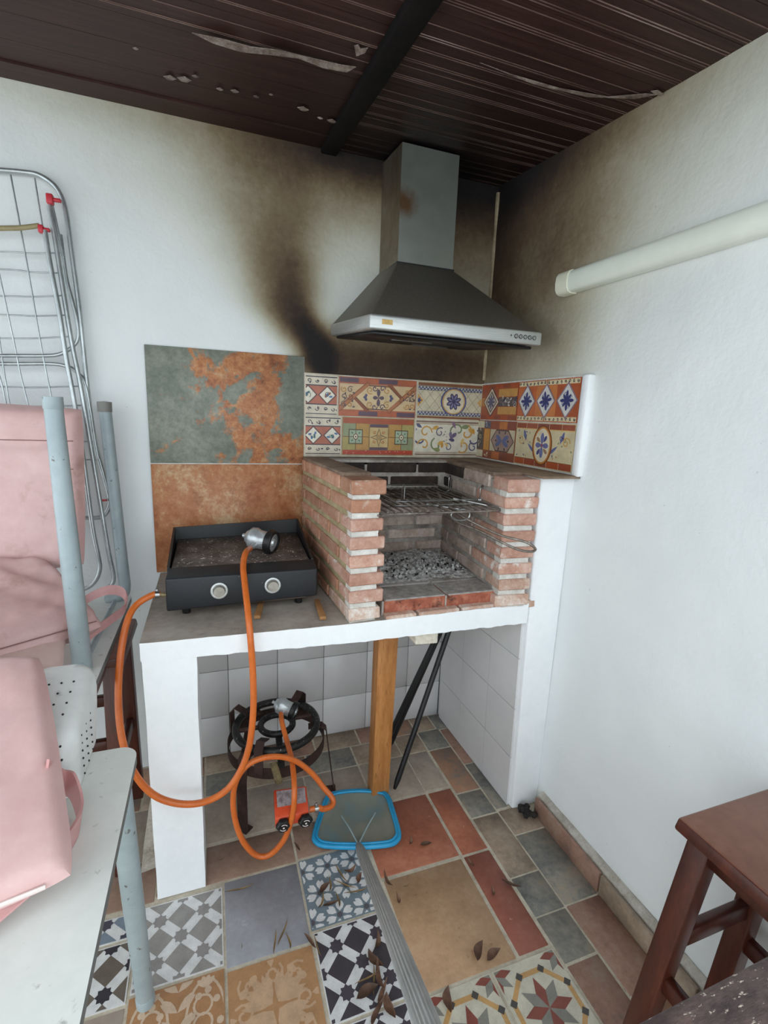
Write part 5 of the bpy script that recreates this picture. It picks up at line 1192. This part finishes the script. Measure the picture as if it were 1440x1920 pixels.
# straps
sp = [P(150, 1132, 1, -.40), P(172, 1118, 1, -.38), P(200, 1107, 1, -.36), P(224, 1108, 1, -.345), P(236, 1120, 1, -.35), P(233, 1142, 1, -.38), P(205, 1164, 1, -.43), P(170, 1190, 1, -.49), P(140, 1225, 1, -.55)]
bm = B(); ribbon(bm, crom(sp, 5), Vector((.004, .012, .026)), .002); obj('strap', bm, m_pinkd, cu)
sp = [br_.lerp(tr_, .40)+Vector((-.01, 0, -.02)), P(116, 1466, 1, -1.06), P(136, 1474, 1, -1.07), P(150, 1516, 1, -1.10), P(148, 1556, 1, -1.13), P(124, 1592, 1, -1.17)]
sp = [Vector((p.x, p.y, max(p.z, .757))) for p in sp]
bm = B(); ribbon(bm, crom(sp, 5), Vector((.010, -.004, .050)), .002); obj('strap', bm, m_pinkd, cu)
# ------------------------------------------------------------------ white perforated plastic tub on the table
tb = thing('perforated_tub', (-1.41, -.98, .731), 'white perforated plastic tub between the pink cushion and the table corner', 'tub')
bm = B()
def tub_ring(z, x0, x1, y0, y1, r, n=7):
    c = []
    for cx, cy, a in ((x1-r, y1-r, 0), (x0+r, y1-r, pi/2), (x0+r, y0+r, pi), (x1-r, y0+r, 1.5*pi)):
        for i in range(n+1): c.append(Vector((cx+r*cos(a+i*pi/2/n), cy+r*sin(a+i*pi/2/n), z)))
    return c
specs = [(.7315, -1.50, -1.388, -1.035, -.838, .035), (.78, -1.502, -1.383, -1.040, -.834, .035), (.84, -1.502, -1.379, -1.042, -.832, .035), (.868, -1.500, -1.381, -1.036, -.834, .035), (.880, -1.492, -1.389, -1.022, -.842, .032), (.884, -1.475, -1.404, -1.0, -.86, .02)]
R_ = [[bm.verts.new(p+Vector((0, 0, (p.y+.93)*.22*max(0, min(1, (p.z-.76)/.1))))) for p in tub_ring(*s)] for s in specs]
for A_, C_ in zip(R_, R_[1:]):
    m_ = len(A_)
    for k in range(m_): bm.faces.new((A_[k], A_[(k+1) % m_], C_[(k+1) % m_], C_[k])).smooth = True
bm.faces.new(R_[0][::-1]); bm.faces.new(R_[-1]); obj('shell', bm, m_plastic, tb)
bm = B()
for r in range(8):
    for k in range(5):
        x, z = -1.478+.019*k, .752+.0135*r
        if (r*7+k*3) % 11 < 7: lathe(bm, [(0, -.001), (.0019, -.001), (.0019, .0012), (0, .0012)], 7, axis((x, -1.0415, z), (0, -1, 0)))
for r in range(4):
    for k in range(4): lathe(bm, [(0, -.001), (.002, -.001), (.002, .0012), (0, .0012)], 7, axis((-1.473+.021*k, -.90-.028*r, .8845+(.03-.028*r)*.22), (0, -.22, 1)))
for r in range(6):
    for k in range(3): lathe(bm, [(0, -.001), (.0019, -.001), (.0019, .0012), (0, .0012)], 7, axis((-1.380, -1.0+.035*k, .755+.016*r), (1, 0, .05)))
o = obj('holes', bm, m_hole, tb, 'stuff')
# ------------------------------------------------------------------ stools
def make_stool(x0, y1, label):
    s = thing('wooden_stool', (x0+.15, y1-.15, 0), label, 'stool', 'dark red wooden stools'); S = .292; zt = .70
    bm = B(); hexa(bm, [(x0, y1-S, zt-.028), (x0+S, y1-S, zt-.028), (x0+S, y1, zt-.028), (x0, y1, zt-.028), (x0+.004, y1-S+.004, zt), (x0+S-.004, y1-S+.004, zt), (x0+S-.004, y1-.004, zt), (x0+.004, y1-.004, zt)], 0, .006, 2)
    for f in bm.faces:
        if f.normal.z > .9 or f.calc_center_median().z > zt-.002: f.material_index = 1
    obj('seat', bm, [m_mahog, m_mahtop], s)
    ins, sp_ = .040, .050; w = .021; tops, fe = [], []
    for sx in (0, 1):
        for sy in (0, 1):
            t_ = Vector((x0+ins+(S-2*ins)*sx, y1-ins-(S-2*ins)*sy, zt-.028)); f_ = Vector((t_.x+(0 if sx else -sp_), t_.y+(-sp_ if sy else sp_), .002)); tops.append(t_); fe.append(f_)
            bm = B(); hexa(bm, [f_+Vector((a, b, 0)) for a, b in ((-w, -w), (w, -w), (w, w), (-w, w))]+[t_+Vector((a, b, 0)) for a, b in ((-w, -w), (w, -w), (w, w), (-w, w))], 0, .004, 2); obj('leg', bm, m_mahog, s)
    def at(i, z): t = (zt-.028-z)/(zt-.028); return tops[i].lerp(fe[i], t)
    for (i, j, z) in ((0, 2, .42), (1, 3, .42), (0, 1, .33), (2, 3, .33)):
        p, q = at(i, z), at(j, z); dd = (q-p).normalized(); sd = Vector((dd.y, -dd.x, 0)); bm = B()
        hexa(bm, [p-sd*.011+Vector((0, 0, -.019)), p+sd*.011+Vector((0, 0, -.019)), q+sd*.011+Vector((0, 0, -.019)), q-sd*.011+Vector((0, 0, -.019)), p-sd*.011+Vector((0, 0, .019)), p+sd*.011+Vector((0, 0, .019)), q+sd*.011+Vector((0, 0, .019)), q-sd*.011+Vector((0, 0, .019))], 0, .003)
        obj('stretcher', bm, m_mahog, s)
    for (i, j) in ((0, 2), (1, 3), (0, 1), (2, 3)):
        p, q = at(i, .65), at(j, .65); dd = (q-p).normalized(); sd = Vector((dd.y, -dd.x, 0)); bm = B()
        hexa(bm, [p-sd*.009+Vector((0, 0, -.02)), p+sd*.009+Vector((0, 0, -.02)), q+sd*.009+Vector((0, 0, -.02)), q-sd*.009+Vector((0, 0, -.02)), p-sd*.009+Vector((0, 0, .022)), p+sd*.009+Vector((0, 0, .022)), q+sd*.009+Vector((0, 0, .022)), q-sd*.009+Vector((0, 0, .022))], 0, .002)
        obj('apron', bm, m_mahog, s)
    return s
st1 = make_stool(-.318, -1.368, 'dark red wooden stool with a square seat standing by the right wall')
st2 = copy_tree(st1); st2.location = (-1.532, -.355, .031)
st2['label'] = 'dark red wooden stool mostly hidden underneath the upside-down white table'
# dark weathered table, right front corner
dt = thing('rough_table', (-.42, -1.95, 0), 'dark weathered wooden table top with pale flecks in the lower right corner', 'table')
bm = B(); hexa(bm, [(-.78, -2.2, .762), (-.05, -2.2, .762), (-.05, -1.634, .762), (-.78, -1.643, .762), (-.78, -2.2, .80), (-.05, -2.2, .80), (-.05, -1.634, .80), (-.78, -1.643, .80)], 0, .008, 3); obj('table_top', bm, m_rough, dt)
for xx in (-.70, -.10):
    for yy in (-2.15, -1.72):
        if yy > -1.9 and xx > -.3: yy = -1.72
        bm = B(); box(bm, (xx-.025, yy-.025, .001), (xx+.025, yy+.025, .763), 0, .003); obj('leg', bm, m_rough, dt)
# ------------------------------------------------------------------ dry leaves on the floor
def leaf_mesh(k, l, w, curl, m):
    bm = B(); n = 6; L = []
    for i in range(n+1):
        t = i/n; ww = w*sin(pi*min(1, t*1.02))**.8*(1-.2*t); z = curl*l*(t-.5)**2*3; y = .18*l*sin(t*2.5+k)
        L.append([bm.verts.new((l*(t-.5), y-ww/2, z+.25*ww+.002)), bm.verts.new((l*(t-.5), y, z+.001)), bm.verts.new((l*(t-.5), y+ww/2, z+.35*ww+.002))])
    for a, b in zip(L, L[1:]):
        for j in (0, 1): bm.faces.new((a[j], a[j+1], b[j+1], b[j])).smooth = True
    me = bpy.data.meshes.new('dry_leaf'); bm.to_mesh(me); bm.free(); me.materials.append(m); return me
LM = [leaf_mesh(0, .045, .020, .25, m_leaf), leaf_mesh(1, .06, .012, .3, m_leaf), leaf_mesh(2, .075, .006, .12, m_leafp), leaf_mesh(3, .05, .016, .5, m_leaf), leaf_mesh(4, .055, .007, .2, m_leafp)]
def leaves(lst, label, group):
    for i_, (px, py, k, a, s) in enumerate(lst):
        lb = label[i_] if isinstance(label, list) else label
        p = P(px, py, 2, .0025); o = inst('dry_leaf', LM[k], p, (0, 0, a), None, (s, s, s)); tag(o, lb, 'leaf', group)
leaves([(768, 1580, 3, 1.2, .7), (799, 1587, 0, -.2, .9)], ['small curled leaf nearest the blue net on the terracotta tile', 'flat pointed brown leaf on the terracotta tile, farther from the blue net'], 'leaves on the terracotta tile')
leaves([(729, 1650, 1, 1.9, 1), (744, 1690, 3, 1.6, .8), (902, 1790, 0, .7, 1.3), (927, 1798, 0, .2, 1.2), (762, 1659, 4, .1, .5)], ['brown leaf at the back corner of the large sand tile beside the pole', 'curled leaf at the left edge of the large sand tile, halfway along the pole', 'left one of two big leaves at the front edge of the large sand tile', 'right one of two big leaves at the front edge of the large sand tile', 'tiny dark twig near the back edge of the large sand tile'], 'leaves on the sand tile')
leaves([(880, 1622, 3, 1.9, .8), (922, 1675, 3, 1.4, .7), (958, 1664, 1, -.5, 1)], ['small curled leaf at the back end of the narrow dark red tile', 'small brown leaf in the middle of the narrow dark red tile', 'leaf lying across the joint between the narrow dark red tile and grey stone'], 'leaves on the narrow red tile')
leaves([(610, 1670, 0, .5, 1), (640, 1640, 2, -.9, 1), (600, 1690, 4, .9, 1), (655, 1632, 3, .4, .9), (630, 1690, 4, 1.4, 1), (668, 1672, 2, .3, 1), (615, 1660, 4, 1.2, 1), (648, 1660, 2, -.3, .9), (676, 1650, 0, .9, .9), (690, 1640, 3, 1.8, .8), (622, 1700, 1, .3, .9)], 'thin dry leaf or stalk lying on the blue-grey flower tile', 'leaves on the flower tile')
leaves([(706, 1800, 0, 1.9, 1.3), (716, 1830, 1, 1.7, 1.3), (690, 1870, 0, .1, 1.4), (722, 1870, 1, 1.2, 1.2), (700, 1840, 2, 1.6, 1), (735, 1890, 0, 1.5, 1.3), (712, 1905, 1, 1.0, 1.2), (688, 1835, 2, .5, .9), (704, 1770, 3, 1.3, 1)], 'brown leaf lying on the dark star-checker tile beside the pole', 'leaves on the dark checker tile')
leaves([(515, 1768, 2, 1.7, .9), (530, 1750, 2, 1.4, 1), (538, 1768, 4, 1.5, .9), (449, 1668, 2, .35, 1.1), (580, 1772, 1, -.9, .9), (595, 1775, 2, -1.1, .8), (452, 1774, 4, 1.3, .3)], 'dry leaf stalk lying on the plain grey tile', 'leaves on the grey tile')
leaves([(845, 1880, 0, 1.1, 1.3)], 'curled brown leaf lying on the star tile beside the pole', 'leaves on the star tile')
leaves([(556, 1592, 1, -1.0, .7), (440, 1470, 3, .6, .8), (416, 1610, 4, .2, .4)], 'dark leaf scrap lying on the brown tiles under the worktop', 'leaves under the worktop')
